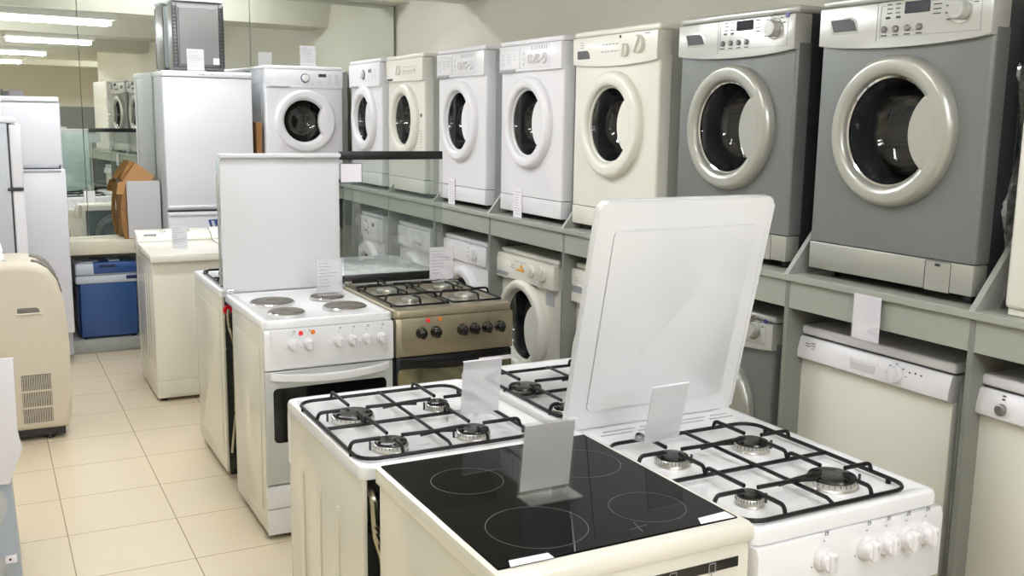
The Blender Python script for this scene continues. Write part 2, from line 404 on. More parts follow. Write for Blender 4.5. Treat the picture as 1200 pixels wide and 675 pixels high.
def knob(parent, x, z, y, r, m, name='knob', grip=True, base=None, depth=0.02, ring=None, angle=0.3, gm=None):
    b = B()
    solid(b, [(r, 0), (r, -depth*0.45), (r*0.93, -depth*0.6)] if grip else [(r, 0), (r*0.97, -depth*0.8), (r*0.85, -depth)], (x, y, z), 'y', 28)
    if grip:
        g = B(); box(g, -r*0.30, r*0.30, -depth, -depth*0.4, -r*0.92, r*0.92, r*0.1, 2)
        bmesh.ops.rotate(g, verts=g.verts, cent=(0, 0, 0), matrix=Matrix.Rotation(angle, 3, 'Y'))
        bmesh.ops.translate(g, verts=g.verts, vec=(x, y, z))
        tmp = bpy.data.meshes.new('t'); g.to_mesh(tmp); g.free(); b.from_mesh(tmp); bpy.data.meshes.remove(tmp)
    k = obj(name, b, m, parent)
    if ring:
        q = B(); lathe(q, [(r*1.0, y), (r*1.28, y), (r*1.28, y-0.004), (r*1.0, y-0.004)], (x, 0, z), 'y', 28, closed=True)
        obj('knob_ring', q, ring, k)
    return k

def washer(name, label, cat, loc, rz, s, group=None):
    t = thing(name, label, cat, loc, rz, group)
    w, h, d = s.get('w', 0.595), s.get('h', 0.835), s.get('d', 0.55)
    zb = 0.022; zp = s.get('zp', 0.69); zt = h-0.024
    R = s.get('R', 0.213); cx = s.get('cx', 0.0); cz = s.get('cz', 0.452); ro = R*s.get('ro', 0.735); ocx = cx+s.get('ocx', -0.008)
    bm_, pm, sm, rm = s['body'], s.get('panel', s['body']), s['side'], s.get('ring', s['body'])
    zk = s.get('zk', 0.108)
    # front frame with round hole, wrapped back round the corners
    f = B(); outer, inner = plate_hole(f, w/2-0.012, zk, zp+0.02, ocx, cz, ro+0.018, 0.0)
    prev = outer; hx = w/2-0.012; zc0, zc1 = (zk+zp+0.02)/2, (zp+0.02-zk)/2
    for off, yy in ((0.006, 0.002), (0.0105, 0.0065), (0.012, 0.012), (0.012, 0.058)):
        cur = []
        for v in outer:
            kx = (hx+off)/hx
            cur.append(f.verts.new((v.co.x*kx, yy, v.co.z)))
        for i in range(len(cur)):
            j = (i+1) % len(cur); f.faces.new((prev[i], prev[j], cur[j], cur[i]))
        prev = cur
    prev = inner
    cur = [f.verts.new((v.co.x, 0.02, v.co.z)) for v in inner]
    for i in range(len(cur)):
        j = (i+1) % len(cur); f.faces.new((inner[i], inner[j], cur[j], cur[i]))
    obj('front_panel', f, bm_, t)
    # cabinet, a little narrower than the front frame
    c = B()
    for (x0, x1) in ((-w/2+0.004, -w/2+0.010), (w/2-0.010, w/2-0.004)): box(c, x0, x1, 0.056, d, zb, zt+0.002)
    box(c, -w/2+0.010, w/2-0.010, d-0.006, d, zb, zt); box(c, -w/2+0.010, w/2-0.010, 0.05, d-0.006, zb, zb+0.006); box(c, -w/2+0.010, w/2-0.010, 0.05, d-0.006, zt-0.006, zt)
    # pressed side panels
    for sx in (-1, 1):
        x = sx*(w/2-0.004)
        box(c, min(x, x+sx*0.003), max(x, x+sx*0.003), 0.12, d-0.05, 0.10, h-0.12, 0.0028, 1)
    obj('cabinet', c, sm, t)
    fe = B()
    for x in (-w/2+0.05, w/2-0.05):
        for y in (0.06, d-0.06): obj('foot', solid(B(), [(0.018, 0.0), (0.018, zb+0.002)], (x, y, 0), 'z', 14), 'black', t)
    tp = s.get('top', pm)
    obj('worktop', bx(-w/2-0.001, w/2+0.001, -0.006, d+0.002, zt, h, 0.009, 3), tp, t)
    kp = obj('kick_plate', bx(-w/2+0.001, w/2-0.001, 0.001, 0.058, zb+0.004, zk-0.003, 0.004, 2), s.get('kick', bm_), t)
    if s.get('flap'):
        fl = B(); lathe
        x0, x1, z0, z1 = s['flap']
        fr = B(); box(fr, x0, x1, -0.0005, 0.01, z0, z1, 0.002, 1); obj('filter_flap', fr, s.get('kick', bm_), kp)
        e = B(); 
        for a in ((x0-0.0018, x0, z0, z1), (x1, x1+0.0018, z0, z1), (x0, x1, z1, z1+0.0018)): box(e, a[0], a[1], 0.0005, 0.0016, a[2], a[3])
        box(e, (x0+x1)/2-0.008, (x0+x1)/2+0.008, -0.002, 0.0, z1-0.012, z1-0.004)
        obj('flap_gap', e, 'ink', kp)
    # control panel
    py = s.get('py', -0.014)
    cp = obj('control_panel', front_panel(w-0.002, zp, zt-0.002, s.get('sag', 0.0), py, 0.057), pm, t)
    s['style'](cp, t, w, zp, zt, py)
    # door: ring + hand grip lens
    Y0 = -s.get('bulge', 0.034); dr = B()
    ri = ro
    prof = [(R, 0.001), (R, Y0*0.35), (R*0.992, Y0*0.58), (R*0.975, Y0*0.78), (R*0.95, Y0*0.93), (R*0.925, Y0), (R*0.912, Y0-0.0004), (ri*1.125, Y0-0.0003), (ri*1.105, Y0+0.0002), (ri*1.06, Y0+0.0030), (ri*1.03, Y0+0.0062), (ri*1.01, Y0+0.010), (ri*0.99, Y0+0.022), (ri*0.985, 0.004)]
    # ring is centred on cx, its inner edge on ocx
    seg = 72; rings = []
    for k, (r, a) in enumerate(prof):
        q = min(1, max(0, (R-r)/(R-ri))); xx = cx+(ocx-cx)*q
        rings.append([dr.verts.new((xx+r*math.cos(2*PI*i/seg), a, cz+r*math.sin(2*PI*i/seg))) for i in range(seg)])
    for a, b2 in zip(rings, rings[1:]):
        for i in range(seg): dr.faces.new((a[i], a[(i+1) % seg], b2[(i+1) % seg], b2[i]))
    if s.get('bite', True):
        hc, hr = s.get('hc', 0.99), s.get('hr', 0.58)
        poly = [(ocx+p[0], cz+p[1]) for p in bite_poly(ri*1.115, hc*R, hr*R)]
        prism(dr, poly, 'y', Y0, 0.002, 0.004, 3)
    door = obj('door', dr, rm, t)
    g = B(); gp = [(ri*0.975, -0.008), (ri*0.915, 0.012), (ri*0.865, 0.04), (ri*0.80, 0.075), (ri*0.62, 0.098), (ri*0.35, 0.108), (0.001, 0.112)]
    lathe(g, gp, (ocx, 0, cz), 'y', 48); obj('door_glass', g, 'doorglass', door)
    if s.get('chrome_ring', True):
        q = B(); lathe(q, [(ri*0.99, -0.012), (ri*0.955, -0.009), (ri*0.955, -0.002), (ri*0.99, 0.0)], (ocx, 0, cz), 'y', 64, closed=True); obj('door_trim_ring', q, s.get('trim', rm), door)
    q = B(); lathe(q, [(ri*0.985, -0.004), (ri*0.93, 0.012), (ri*0.88, 0.04), (ri*0.87, 0.075), (ri*0.90, 0.076), (ri*0.95, 0.05), (ri*0.985, 0.015)], (ocx, 0, cz), 'y', 64, closed=True); obj('inner_rim', q, 'rim', door)
    gk = B(); lathe(gk, [(ri+0.022, 0.02), (ri+0.012, 0.035), (ri-0.008, 0.05), (ri-0.012, 0.075), (ri+0.004, 0.088), (ri-0.004, 0.10), (ri-0.004, 0.115)], (ocx, 0, cz), 'y', 48)
    obj('door_gasket', gk, 'rubber', t)
    dm = B(); lathe(dm, [(ri-0.002, 0.112), (ri+0.04, 0.125), (ri+0.055, 0.15), (ri+0.055, d-0.1), (ri+0.02, d-0.08), (0.001, d-0.085)], (ocx, 0, cz), 'y', 48)
    for k in range(3):
        a = 0.5+k*2*PI/3; rr = ri+0.04
        tube(dm, [(ocx+rr*math.cos(a), 0.14, cz+rr*math.sin(a)), (ocx+rr*math.cos(a), d-0.1, cz+rr*math.sin(a))], 0.025, 10)
    obj('drum', dm, 'drum', t)
    return t

def drawer_slot(cp, x0, x1, z, y, m='ink', h=0.012):
    b = B(); prism(b, [(x0, z+h/2), (x1, z+h/2), (x1-0.012, z-h/2), (x0+0.004, z-h/2)], 'y', y-0.0015, y+0.004, 0.001, 1); obj('drawer_grip', b, m, cp)

def line_rect(b, x0, x1, z0, z1, y, t=0.0012):
    for a in ((x0, x1, z0, z0+t), (x0, x1, z1-t, z1), (x0, x0+t, z0, z1), (x1-t, x1, z0, z1)): box(b, a[0], a[1], y-0.0008, y+0.001, a[2], a[3])

def st_blue(cp, t, w, zp, zt, y):           # white with blue-ringed knob and black display
    zc = (zp+zt)/2
    knob(cp, 0.0, zc+0.004, y, 0.024, 'wplastic', 'program_knob', grip=False, ring='blue_ring', depth=0.024)
    obj('display', bx(0.095, 0.15, y-0.002, y+0.004, zc+0.014, zc+0.036, 0.002, 1), 'display', cp)
    b = B(); dashes(b, -0.06, zc-0.036, y, 1, 0.02, 0.004, 0.01); dashes(b, 0.04, zc-0.036, y, 1, 0.02, 0.004, 0.01)
    dashes(b, 0.09, zc-0.01, y, 3, 0.03, 0.003, 0.013); dashes(b, 0.16, zc+0.03, y, 6, 0.03, 0.003, 0.012); dashes(b, 0.21, zc+0.03, y, 6, 0.03, 0.003, 0.012)
    obj('printed_marks', b, 'inkm', cp)
    drawer_slot(cp, -0.25, -0.10, zp+0.004, y, 'inkl', 0.008)

def st_cream(cp, t, w, zp, zt, y):          # cream, knob left of centre, inset button strip
    zc = (zp+zt)/2
    obj('button_strip', bx(-0.02, 0.20, y-0.003, y+0.004, zc-0.024, zc+0.03, 0.003, 2), 'cream', cp)
    knob(cp, -0.075, zc+0.0, y, 0.030, 'cream', 'program_knob', depth=0.022)
    b = B()
    for k in range(5): obj('button', solid(B(), [(0.007, 0), (0.006, -0.006)], (0.01+k*0.03, y-0.002, zc-0.008), 'y', 14), 'cream', cp)
    b = B(); dashes(b, -0.13, zc+0.03, y, 4, 0.02, 0.003, 0.012); box(b, 0.175, 0.187, y-0.005, y, zc-0.012, zc+0.0)
    for k in range(6): box(b, 0.0+k*0.03, 0.012+k*0.03, y-0.0036, y-0.002, zc+0.014, zc+0.018)
    obj('printed_marks', b, 'inkl', cp)
    drawer_slot(cp, -0.27, -0.17, zp+0.012, y, 'dark', 0.014)
    b = B(); solid(b, [(0.011, 0), (0.011, -0.002)], (0.245, -0.001, zp-0.20), 'y', 20); obj('door_badge', b, 'black', t)
    b = B(); dashes(b, 0.22, zp-0.29, -0.0005, 7, 0.045, 0.004, 0.016); obj('printed_marks', b, 'inkm', t)

def st_three(cp, t, w, zp, zt, y):          # white, three dials at the right
    zc = (zp+zt)/2
    b = B(); line_rect(b, -0.285, -0.085, zp+0.012, zt-0.02, y); line_rect(b, -0.082, 0.20, zp+0.012, zt-0.008, y)
    dashes(b, -0.27, zc+0.02, y, 5, 0.04, 0.003, 0.012); dashes(b, -0.21, zc+0.02, y, 4, 0.04, 0.003, 0.012); dashes(b, -0.15, zc+0.02, y, 3, 0.04, 0.003, 0.012)
    for k in range(7): box(b, 0.03+k*0.023, 0.038+k*0.023, y-0.0012, y, zc+0.032, zc+0.05)
    obj('printed_marks', b, 'inkm', cp)
    for k, r in enumerate((0.020, 0.020, 0.024)): knob(cp, 0.03+k*0.062, zc-0.008, y, r, 'wplastic', 'dial', depth=0.024, angle=0.2+k*0.5)
    b = B()
    for k in range(3): obj('button', solid(B(), [(0.0065, 0), (0.006, -0.005)], (-0.045, y, zc-0.03+k*0.024), 'y', 14), 'wplastic', cp)
    drawer_slot(cp, -0.285, -0.12, zp+0.003, y, 'inkl', 0.014)

def st_curved(cp, t, w, zp, zt, y):         # cream white, recess left, two knobs right
    zc = (zp+zt)/2
    b = B(); prism(b, rrect(-0.265, -0.165, zc-0.036, zc+0.0, 0.012, 4, (0.03, 0.004, 0.01, 0.004)), 'y', y-0.0012, y+0.004, 0.001, 1); obj('drawer_grip', b, 'dark', cp)
    b = B(); prism(b, rrect(-0.273, -0.157, zc-0.044, zc+0.006, 0.014, 4, (0.034, 0.006, 0.012, 0.006)), 'y', y-0.0008, y+0.003, 0.001, 1); obj('grip_bezel', b, 'cream', cp)
    knob(cp, 0.095, zc-0.012, y, 0.026, 'cream', 'program_knob', depth=0.024, angle=0.1)
    knob(cp, 0.19, zc+0.006, y, 0.034, 'cream', 'program_knob', depth=0.028, angle=0.5)
    b = B()
    for k in range(5): box(b, -0.07+k*0.024, -0.056+k*0.024, y-0.0012, y, zc+0.014, zc+0.018)
    for k in range(6): box(b, -0.08+k*0.024, -0.066+k*0.024, y-0.0012, y, zc-0.014, zc-0.010)
    dashes(b, -0.24, zc+0.032, y, 3, 0.03, 0.003, 0.01); dashes(b, 0.225, zc+0.045, y, 1, 0.04, 0.005, 0.01)
    obj('printed_marks', b, 'inkl', cp)
    obj('indicator', bx(0.052, 0.062, y-0.003, y+0.002, zc+0.036, zc+0.048, 0.002, 1), 'black', cp)

def st_silver(cp, t, w, zp, zt, y):
    zc = (zp+zt)/2
    b = B(); prism(b, [(-0.252, zc+0.018), (-0.175, zc+0.018), (-0.158, zc+0.008), (-0.146, zc-0.018), (-0.236, zc-0.018)], 'y', y-0.0016, y+0.004, 0.001, 1); obj('drawer_grip', b, 'dark', cp)
    b = B(); prism(b, [(-0.265, zc+0.024), (-0.17, zc+0.024), (-0.15, zc+0.012), (-0.136, zc-0.026), (-0.242, zc-0.026)], 'y', y-0.0008, y+0.003, 0.002, 2); obj('grip_bezel', b, 'silverlight', cp)
    b = B(); line_rect(b, -0.062, 0.265, zp+0.012, zt-0.012, y, 0.0014); box(b, -0.074, -0.0725, y-0.0008, y+0.001, zp+0.002, zt-0.004)
    obj('panel_seam', b, 'inkl', cp)
    obj('display', bx(0.02, 0.105, y-0.002, y+0.004, zc+0.016, zc+0.048, 0.002, 1), 'display', cp)
    knob(cp, 0.205, zc+0.012, y, 0.027, 'silverlight', 'program_knob', grip=False, depth=0.026, ring='chrome')
    b = B()
    for k in range(4): obj('button', solid(B(), [(0.009, 0), (0.009, -0.006), (0.006, -0.009)], (-0.045+k*0.04, y, zc-0.022), 'y', 16), 'greymetal', cp)
    b = B(); solid(b, [(0.008, 0), (0.008, -0.003)], (0.262, y, zc+0.05), 'y', 18); obj('badge', b, 'purple', cp)
    b = B()
    for k in (0, 1): box(b, -0.043+k*0.036, -0.028+k*0.036, y-0.0012, y, zc+0.006, zc+0.012)
    for k in range(9):
        a = PI*0.12+k*PI*0.13
        box(b, 0.205+0.045*math.cos(a)-0.006, 0.205+0.045*math.cos(a)+0.006, y-0.0012, y, zc+0.012+0.045*math.sin(a)-0.0015, zc+0.012+0.045*math.sin(a)+0.0015)
    dashes(b, 0.115, zc+0.045, y, 4, 0.028, 0.003, 0.012)
    for k in range(4): box(b, -0.056+k*0.04, -0.036+k*0.04, y-0.0012, y, zc-0.040, zc-0.037)
    dashes(b, -0.04, zc+0.045, y, 3, 0.02, 0.003, 0.012); dashes(b, -0.01, zc+0.045, y, 3, 0.02, 0.003, 0.012)
    obj('printed_marks', b, 'ink', cp)

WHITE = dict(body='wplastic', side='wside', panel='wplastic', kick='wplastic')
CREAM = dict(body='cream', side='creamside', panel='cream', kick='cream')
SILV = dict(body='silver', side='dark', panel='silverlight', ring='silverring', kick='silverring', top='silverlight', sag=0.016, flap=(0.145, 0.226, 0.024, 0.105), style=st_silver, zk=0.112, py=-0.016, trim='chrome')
XU = 2.285
RF = -PI/2
def up(y, label, spec, name='washing_machine', **k): 
    return washer(name, label, 'washing machine', (XU, y, ZS), RF, dict(spec, **k), 'washing machines on the upper shelf')
washer('washing_machine', 'white washing machine facing the camera in the far corner, card standing on top', 'washing machine', (1.998, 6.845, ZS), 0,
       dict(WHITE, style=st_blue, d=0.44, w=0.54, zp=0.655, h=0.80, cz=0.43, R=0.212, ro=0.70, hc=1.25, hr=0.80, zk=0.09), 'washing machines on the upper shelf')
up(6.42, 'farthest white washer of the right-hand upper row, blue-ringed knob, next to the corner', dict(WHITE, style=st_blue, zp=0.66, R=0.215, ro=0.70, hc=1.25, hr=0.80))
up(5.71, 'creamy washer with full oval door glass and a black badge beside the door', dict(CREAM, style=st_cream, zp=0.68, bite=False, w=0.58, R=0.212, ro=0.72))
up(4.92, 'white three-dial washer on the upper shelf right next to the creamy badged one', dict(WHITE, style=st_three, zp=0.685))
up(4.155, 'white three-dial washer on the upper shelf left of the big cream-white one', dict(WHITE, style=st_three, zp=0.69))
up(3.455, 'cream-white washer with two round knobs and bowed panel, beside the silver pair', dict(CREAM, style=st_curved, zp=0.70, sag=0.014, w=0.61, R=0.215, ro=0.72))
up(2.722, 'farther silver washer of the pair, partly behind the raised white cooker lid', dict(SILV, zp=0.70))
up(2.025, 'nearest and largest-looking silver washer, above the white dishwasher', dict(SILV, zp=0.70))

# lower row
XLo = 2.325; ZL = 0.099
def st_low1(cp, t, w, zp, zt, y):
    zc = (zp+zt)/2
    knob(cp, -0.01, zc+0.008, y, 0.030, 'wplastic', 'program_knob', grip=False, ring='chrome', depth=0.024)
    obj('display', bx(0.10, 0.145, y-0.002, y+0.004, zc+0.012, zc+0.036, 0.002, 1), 'display', cp)
    b = B(); solid(b, [(0.011, 0), (0.011, -0.004)], (0.03, y, zc-0.04), 'y', 16); obj('start_button', b, 'inkl', cp)
    b = B(); line_rect(b, 0.075, 0.20, zc-0.03, zc+0.045, y); dashes(b, 0.20, zp-0.03, -0.0005, 4, 0.06, 0.006, 0.05); obj('printed_marks', b, 'inkm', cp)
    drawer_slot(cp, -0.28, -0.08, zp+0.008, y, 'inkl', 0.012)
def st_single(cp, t, w, zp, zt, y):
    zc = (zp+zt)/2
    b = B(); prism(b, rrect(-0.295, -0.09, zp-0.004, zt-0.01, 0.02), 'y', y-0.004, y+0.002, 0.003, 2); obj('detergent_drawer', b, 'wplastic', cp)
    knob(cp, 0.165, zc-0.002, y, 0.030, 'wplastic', 'program_knob', depth=0.022, angle=0.0)
    b = B(); dashes(b, 0.08, zc+0.03, y, 4, 0.012, 0.008, 0.024); dashes(b, 0.10, zc+0.05, y, 1, 0.03, 0.004, 0.01); obj('printed_marks', b, 'inkl', cp)
def st_open(cp, t, w, zp, zt, y):
    zc = (zp+zt)/2
    b = B(); prism(b, rrect(-0.30, -0.12, zp-0.004, zt-0.03, 0.03), 'y', y-0.003, y+0.002, 0.002, 2); obj('detergent_drawer', b, 'cream', cp)
    drawer_slot(cp, -0.29, -0.13, zp+0.016, y-0.003, 'inkl', 0.02)
    knob(cp, 0.10, zc+0.006, y, 0.028, 'cream', 'program_knob', depth=0.02)
    knob(cp, 0.205, zc+0.006, y, 0.036, 'cream', 'program_knob', depth=0.02)
    b = B(); prism(b, [(-0.055, zc-0.004), (0.025, zc+0.004), (0.025, zc-0.012), (-0.055, zc-0.012)], 'y', y-0.0014, y+0.001); prism(b, [(-0.02, zc+0.004), (0.0, zc+0.026), (0.012, zc+0.004)], 'y', y-0.0014, y+0.001); obj('orange_print', b, 'orange_ink', cp)
    b = B()
    for k in range(5): box(b, -0.06+k*0.022, -0.048+k*0.022, y-0.0012, y+0.001, zc+0.032, zc+0.036)
    dashes(b, -0.12, zc+0.01, y, 2, 0.05, 0.003, 0.012)
    obj('printed_marks', b, 'inkl', cp)
    st = obj('rating_sticker', bx(0.19, 0.27, -0.0012, 0.0004, zp-0.085, zp-0.025), 'inkm', t)
def st_plain(cp, t, w, zp, zt, y):
    zc = (zp+zt)/2
    b = B(); prism(b, rrect(-0.265, -0.145, zc-0.03, zc-0.0, 0.012), 'y', y-0.0012, y+0.004, 0.001, 1); obj('drawer_grip', b, 'inkl', cp)
    b = B(); dashes(b, -0.27, zc+0.035, y, 3, 0.03, 0.004, 0.013); dashes(b, -0.21, zc+0.035, y, 3, 0.03, 0.004, 0.013); obj('printed_marks', b, 'inkm', cp)
    knob(cp, 0.15, zc, y, 0.03, 'cream', 'program_knob')

def low(y, label, spec, **k):
    return washer('washing_machine', label, 'washing machine', (XLo, y, ZL), RF, dict(spec, **k), 'washing machines on the lower level')
low(6.49, 'white washer with chrome-ringed dial, farthest seen on the lower level through the lid glass', dict(WHITE, style=st_low1, h=0.85, zp=0.675, cz=0.44, ro=0.62))
low(5.70, 'white three-dial washer on the lower level seen through the lid glass', dict(WHITE, style=st_three, h=0.85, zp=0.70, sag=0.0, cz=0.46))
low(4.955, 'white single-knob machine on the lower level behind the brown cooker card', dict(WHITE, style=st_single, h=0.85, zp=0.72, cz=0.47, R=0.22, bite=False))
low(4.23, 'cream lower-level washer with orange panel print and large door, right of the brown cooker', dict(CREAM, style=st_open, h=0.855, zp=0.715, w=0.62, cz=0.495, R=0.229, ro=0.78, ocx=-0.012, hc=0.98, hr=0.62, bulge=0.05, py=-0.03))
low(3.525, 'cream lower-level machine mostly behind the raised white cooker lid', dict(CREAM, style=st_plain, h=0.87, zp=0.70, py=-0.03, bulge=0.045))
low(2.785, 'silver lower-level washer between the raised white lid and the dishwasher', dict(SILV, h=0.855, zp=0.74, cz=0.48))

# dishwashers
def dishwasher(label, loc, rz, w, z0, small=False):
    t = thing('dishwasher', label, 'dishwasher', loc, rz)
    h, d = 0.855, 0.55
    s = B(); box(s, -w/2, w/2, 0.03, d, 0.06, h-0.035, 0.004, 2); obj('cabinet', s, 'creamside', t)
    obj('worktop', bx(-w/2-0.002, w/2+0.002, -0.004, d+0.004, h-0.03, h, 0.008, 3), 'wplastic', t)
    obj('door', bx(-w/2+0.001, w/2-0.001, 0.0, 0.03, 0.13, 0.745, 0.006, 2), 'cream', t)
    p = B()
    prof = [(0.03, 0.742), (-0.006, 0.742), (-0.022, 0.752), (-0.022, 0.775), (-0.012, 0.815), (-0.006, 0.82), (0.03, 0.82)]
    prism(p, prof, 'x', -w/2+0.001, w/2-0.001, 0.004, 2); cp = obj('control_panel', p, 'wplastic', t)
    b = B(); box(b, -w/2+0.004, w/2-0.004, 0.002, 0.03, 0.8205, 0.8245); obj('top_gap', b, 'ink', t)
    obj('kick_plate', bx(-w/2+0.006, w/2-0.006, 0.04, 0.06, 0.003, 0.128, 0.003, 1), 'cream', t)
    fe = B()
    for x in (-w/2+0.05, w/2-0.05):
        for y in (0.09, d-0.06): obj('foot', solid(B(), [(0.018, 0.0), (0.018, 0.062)], (x, y, 0), 'z', 12), 'black', t)
    if not small:
        y = -0.0205
        b = B(); box(b, -0.055, 0.055, y-0.001, y+0.02, 0.760, 0.798, 0.003, 1); obj('handle_bezel', b, 'wplastic', cp)
        b = B(); box(b, -0.048, 0.048, y-0.0022, y+0.012, 0.763, 0.789, 0.002, 1); obj('handle_recess', b, 'recess', cp)
        kk = knob(cp, 0.125, 0.785, y+0.003, 0.024, 'wplastic', 'program_knob', depth=0.03, angle=0.1)
        b = B()
        for (x, z) in ((0.17, 0.800), (0.19, 0.802), (0.21, 0.800), (0.17, 0.785), (0.19, 0.783), (0.21, 0.782)): solid(b, [(0.0028, 0), (0.0028, -0.001)], (x, y+0.003, z), 'y', 8)
        for k in range(8):
            a = k*PI/4; box(b, 0.125+0.034*math.cos(a)-0.002, 0.125+0.034*math.cos(a)+0.002, y-0.001, y+0.003, 0.785+0.03*math.sin(a)-0.001, 0.785+0.03*math.sin(a)+0.001)
        obj('printed_marks', b, 'ink', cp)
        b = B()
        for k in range(5): box(b, -0.24, -0.222, y-0.0008+0.002, y+0.004, 0.765+k*0.009, 0.768+k*0.009); box(b, -0.215, -0.20, y-0.0008+0.002, y+0.004, 0.769+k*0.009, 0.772+k*0.009)
        obj('printed_marks', b, 'inkl', cp)
        b = B(); lathe(b, [(0.060, 0.0), (0.0612, 0.0), (0.0612, -0.0012), (0.060, -0.0012)], (-0.005, -0.0135, 0.842), 'y', 40, closed=True)
    else:
        y = -0.019
        b = B(); solid(b, [(0.016, 0), (0.015, -0.01), (0.011, -0.013)], (-w/2+0.085, y, 0.777), 'y', 22); obj('power_button', b, 'greymetal', cp)
        b = B(); box(b, -w/2+0.083, -w/2+0.089, y-0.0005, y+0.004, 0.803, 0.806); box(b, -w/2+0.083, -w/2+0.089, y+0.001, y+0.006, 0.812, 0.815); obj('printed_marks', b, 'ink', cp)
    return t
dishwasher('white full-size dishwasher under the shelf, card hanging over its top edge', (2.325, 2.09, ZL), RF, 0.615, 0)
dishwasher('white slim dishwasher at the right edge of the lower level, round grey button', (2.305, 1.465, ZL), RF, 0.455, 0, True)

# appliance in plastic film at the right end of the upper shelf
t = thing('washing_machine', 'white boxed machine loosely wrapped in clear plastic film, right end of upper shelf', 'washing machine', (2.262, 1.315, ZS), RF)
obj('cabinet', bx(-0.30, 0.30, 0, 0.55, 0.02, 0.835, 0.012, 3), 'cream', t)
obj('kick_plate', bx(-0.296, 0.296, 0.012, 0.05, 0.001, 0.021, 0.003, 1), 'cream', t)
fm = B(); nu, nv = 26, 60; grid = []
rnd = random.Random(3)
for j in range(nv+1):
    row = []
    for i in range(nu+1):
        u, v = i/nu, j/nv
        z = 0.004+0.62*v
        bulge = 0.035+0.035*abs(math.sin(7*v+1.3))*math.sin(PI*min(1, u*1.0))+0.013*math.sin(19*v+5*u)
        x = -0.302-bulge*math.sin(PI*u)**0.6+rnd.uniform(-1, 1)*0.013*math.sin(PI*u)
        y = -0.012+0.40*u+0.02*math.sin(11*v+3*u)+rnd.uniform(-1, 1)*0.006
        row.append(fm.verts.new((x, max(y, -0.02), z)))
    grid.append(row)
for j in range(nv):
    for i in range(nu): fm.faces.new((grid[j][i], grid[j][i+1], grid[j+1][i+1], grid[j+1][i]))
obj('plastic_film', fm, 'film', t, 25)

# ------------------------------------------------------------------ cookers (front on -y, y 0..d)
def burner(parent, x, y, z, r, capm='cap', spread=False):
    b = B()
    lathe(b, [(r*1.9, 0.0005), (r*1.55, 0.003), (r*1.1, 0.004)], (x, y, z), 'z', 36) if spread else None
    solid(b, [(r*1.16, 0.001), (r*1.10, 0.004), (r*1.10, 0.0145), (r*1.05, 0.016), (r*0.9, 0.017)], (x, y, z), 'z', 36)
    o = obj('burner', b, 'alu', parent)
    c = B(); solid(c, [(r*1.04, 0.0155), (r*1.06, 0.018), (r*1.02, 0.022), (r*0.9, 0.0235), (r*0.3, 0.0245)], (x, y, z), 'z', 36)
    obj('burner_cap', c, capm, o)
    q = B()
    for k in range(28):
        a = 2*PI*k/28; box(q, x+r*1.10*math.cos(a)-0.0006, x+r*1.10*math.cos(a)+0.0006, y+r*1.10*math.sin(a)-0.0006, y+r*1.10*math.sin(a)+0.0006, z+0.009, z+0.0155)
    solid(q, [(0.003, 0), (0.003, 0.02)], (x+r*1.25, y-r*0.4, z), 'z', 8)
    obj('igniter', q, 'ink', o)
    return o

def hook(b, x0, y0, x1, y1, zf, zt, r=0.0042):
    """support arm: rises out of the frame at (x0,y0), runs in over the burner to (x1,y1)"""
    dx, dy = x1-x0, y1-y0; L = math.hypot(dx, dy); ux, uy = dx/L, dy/L
    pts = fillet([(x0, y0, zf), (x0+ux*0.006, y0+uy*0.006, zt), (x1, y1, zt)], 0.016, 5)
    tube(b, pts, r, 6, flat=1.15)

def pan_support(parent, x0, x1, y0, y1, z, burners, mids=None, r=0.0042):
    """outer round-cornered frame, a cross of bars and arms over each burner"""
    zf, zt = z+0.012, z+0.031
    b = B()
    tube(b, [(p[0], p[1], zf) for p in rrect(x0, x1, y0, y1, 0.045, 6)], r, 6, True, 1.15)
    mx, my = (x0+x1)/2, (y0+y1)/2
    if mids: my = mids
    tube(b, [(x0, my, zf), (x1, my, zf)], r*1.15, 6); tube(b, [(mx, y0, zf), (mx, y0+0.02, zf+0.008), (mx, y1-0.02, zf+0.008), (mx, y1, zf)], r, 6)
    for (bx_, by_, br) in burners:
        sx = -1 if bx_ < mx else 1; sy = -1 if by_ < my else 1
        xo = x0 if sx < 0 else x1; yo = y0 if sy < 0 else y1
        g = br*0.72
        hook(b, xo, by_, bx_+sx*g, by_, zf, zt, r)            # from the side rail
        hook(b, bx_, yo, bx_, by_+sy*g, zf, zt, r)            # from the front or back rail
        hook(b, bx_, my, bx_, by_-sy*g, zf, zt, r)            # from the centre bar
        tube(b, fillet([(mx+sx*-0.045, by_, zf+0.012), (mx, by_, zt-0.002), (bx_-sx*g, by_, zt)], 0.02, 4), r, 6, flat=1.15)
    for (fx, fy) in ((x0, y0+0.06), (x1, y0+0.06), (x0, y1-0.06), (x1, y1-0.06)): solid(b, [(0.006, z+0.0005), (0.006, zf)], (fx, fy, 0), 'z', 8)
    return obj('pan_support', b, 'iron', parent)

def hob_top(parent, w, d, h, m, th=0.03, yf=-0.012, yb=0.0, rim=True, over=0.006):
    """pressed hob sheet with a raised round-shouldered rim"""
    b = B(); x0, x1, y0, y1 = -w/2-over, w/2+over, yf, d+yb
    loops = []
    for (o_, z) in ((0.0, h-th), (0.0, h-0.010), (0.003, h-0.003), (0.010, h), (0.022, h), (0.030, h-0.003), (0.040, h-0.006)):
        loops.append([b.verts.new((p[0], p[1], z)) for p in rrect(x0+o_, x1-o_, y0+o_, y1-o_, max(0.004, 0.024-o_*0.3))])
    for a, c in zip(loops, loops[1:]):
        n = len(a)
        for i in range(n): b.faces.new((a[i], a[(i+1) % n], c[(i+1) % n], c[i]))
    b.faces.new(loops[-1]); b.faces.new(loops[0])
    return obj('hob_top', b, m, parent)

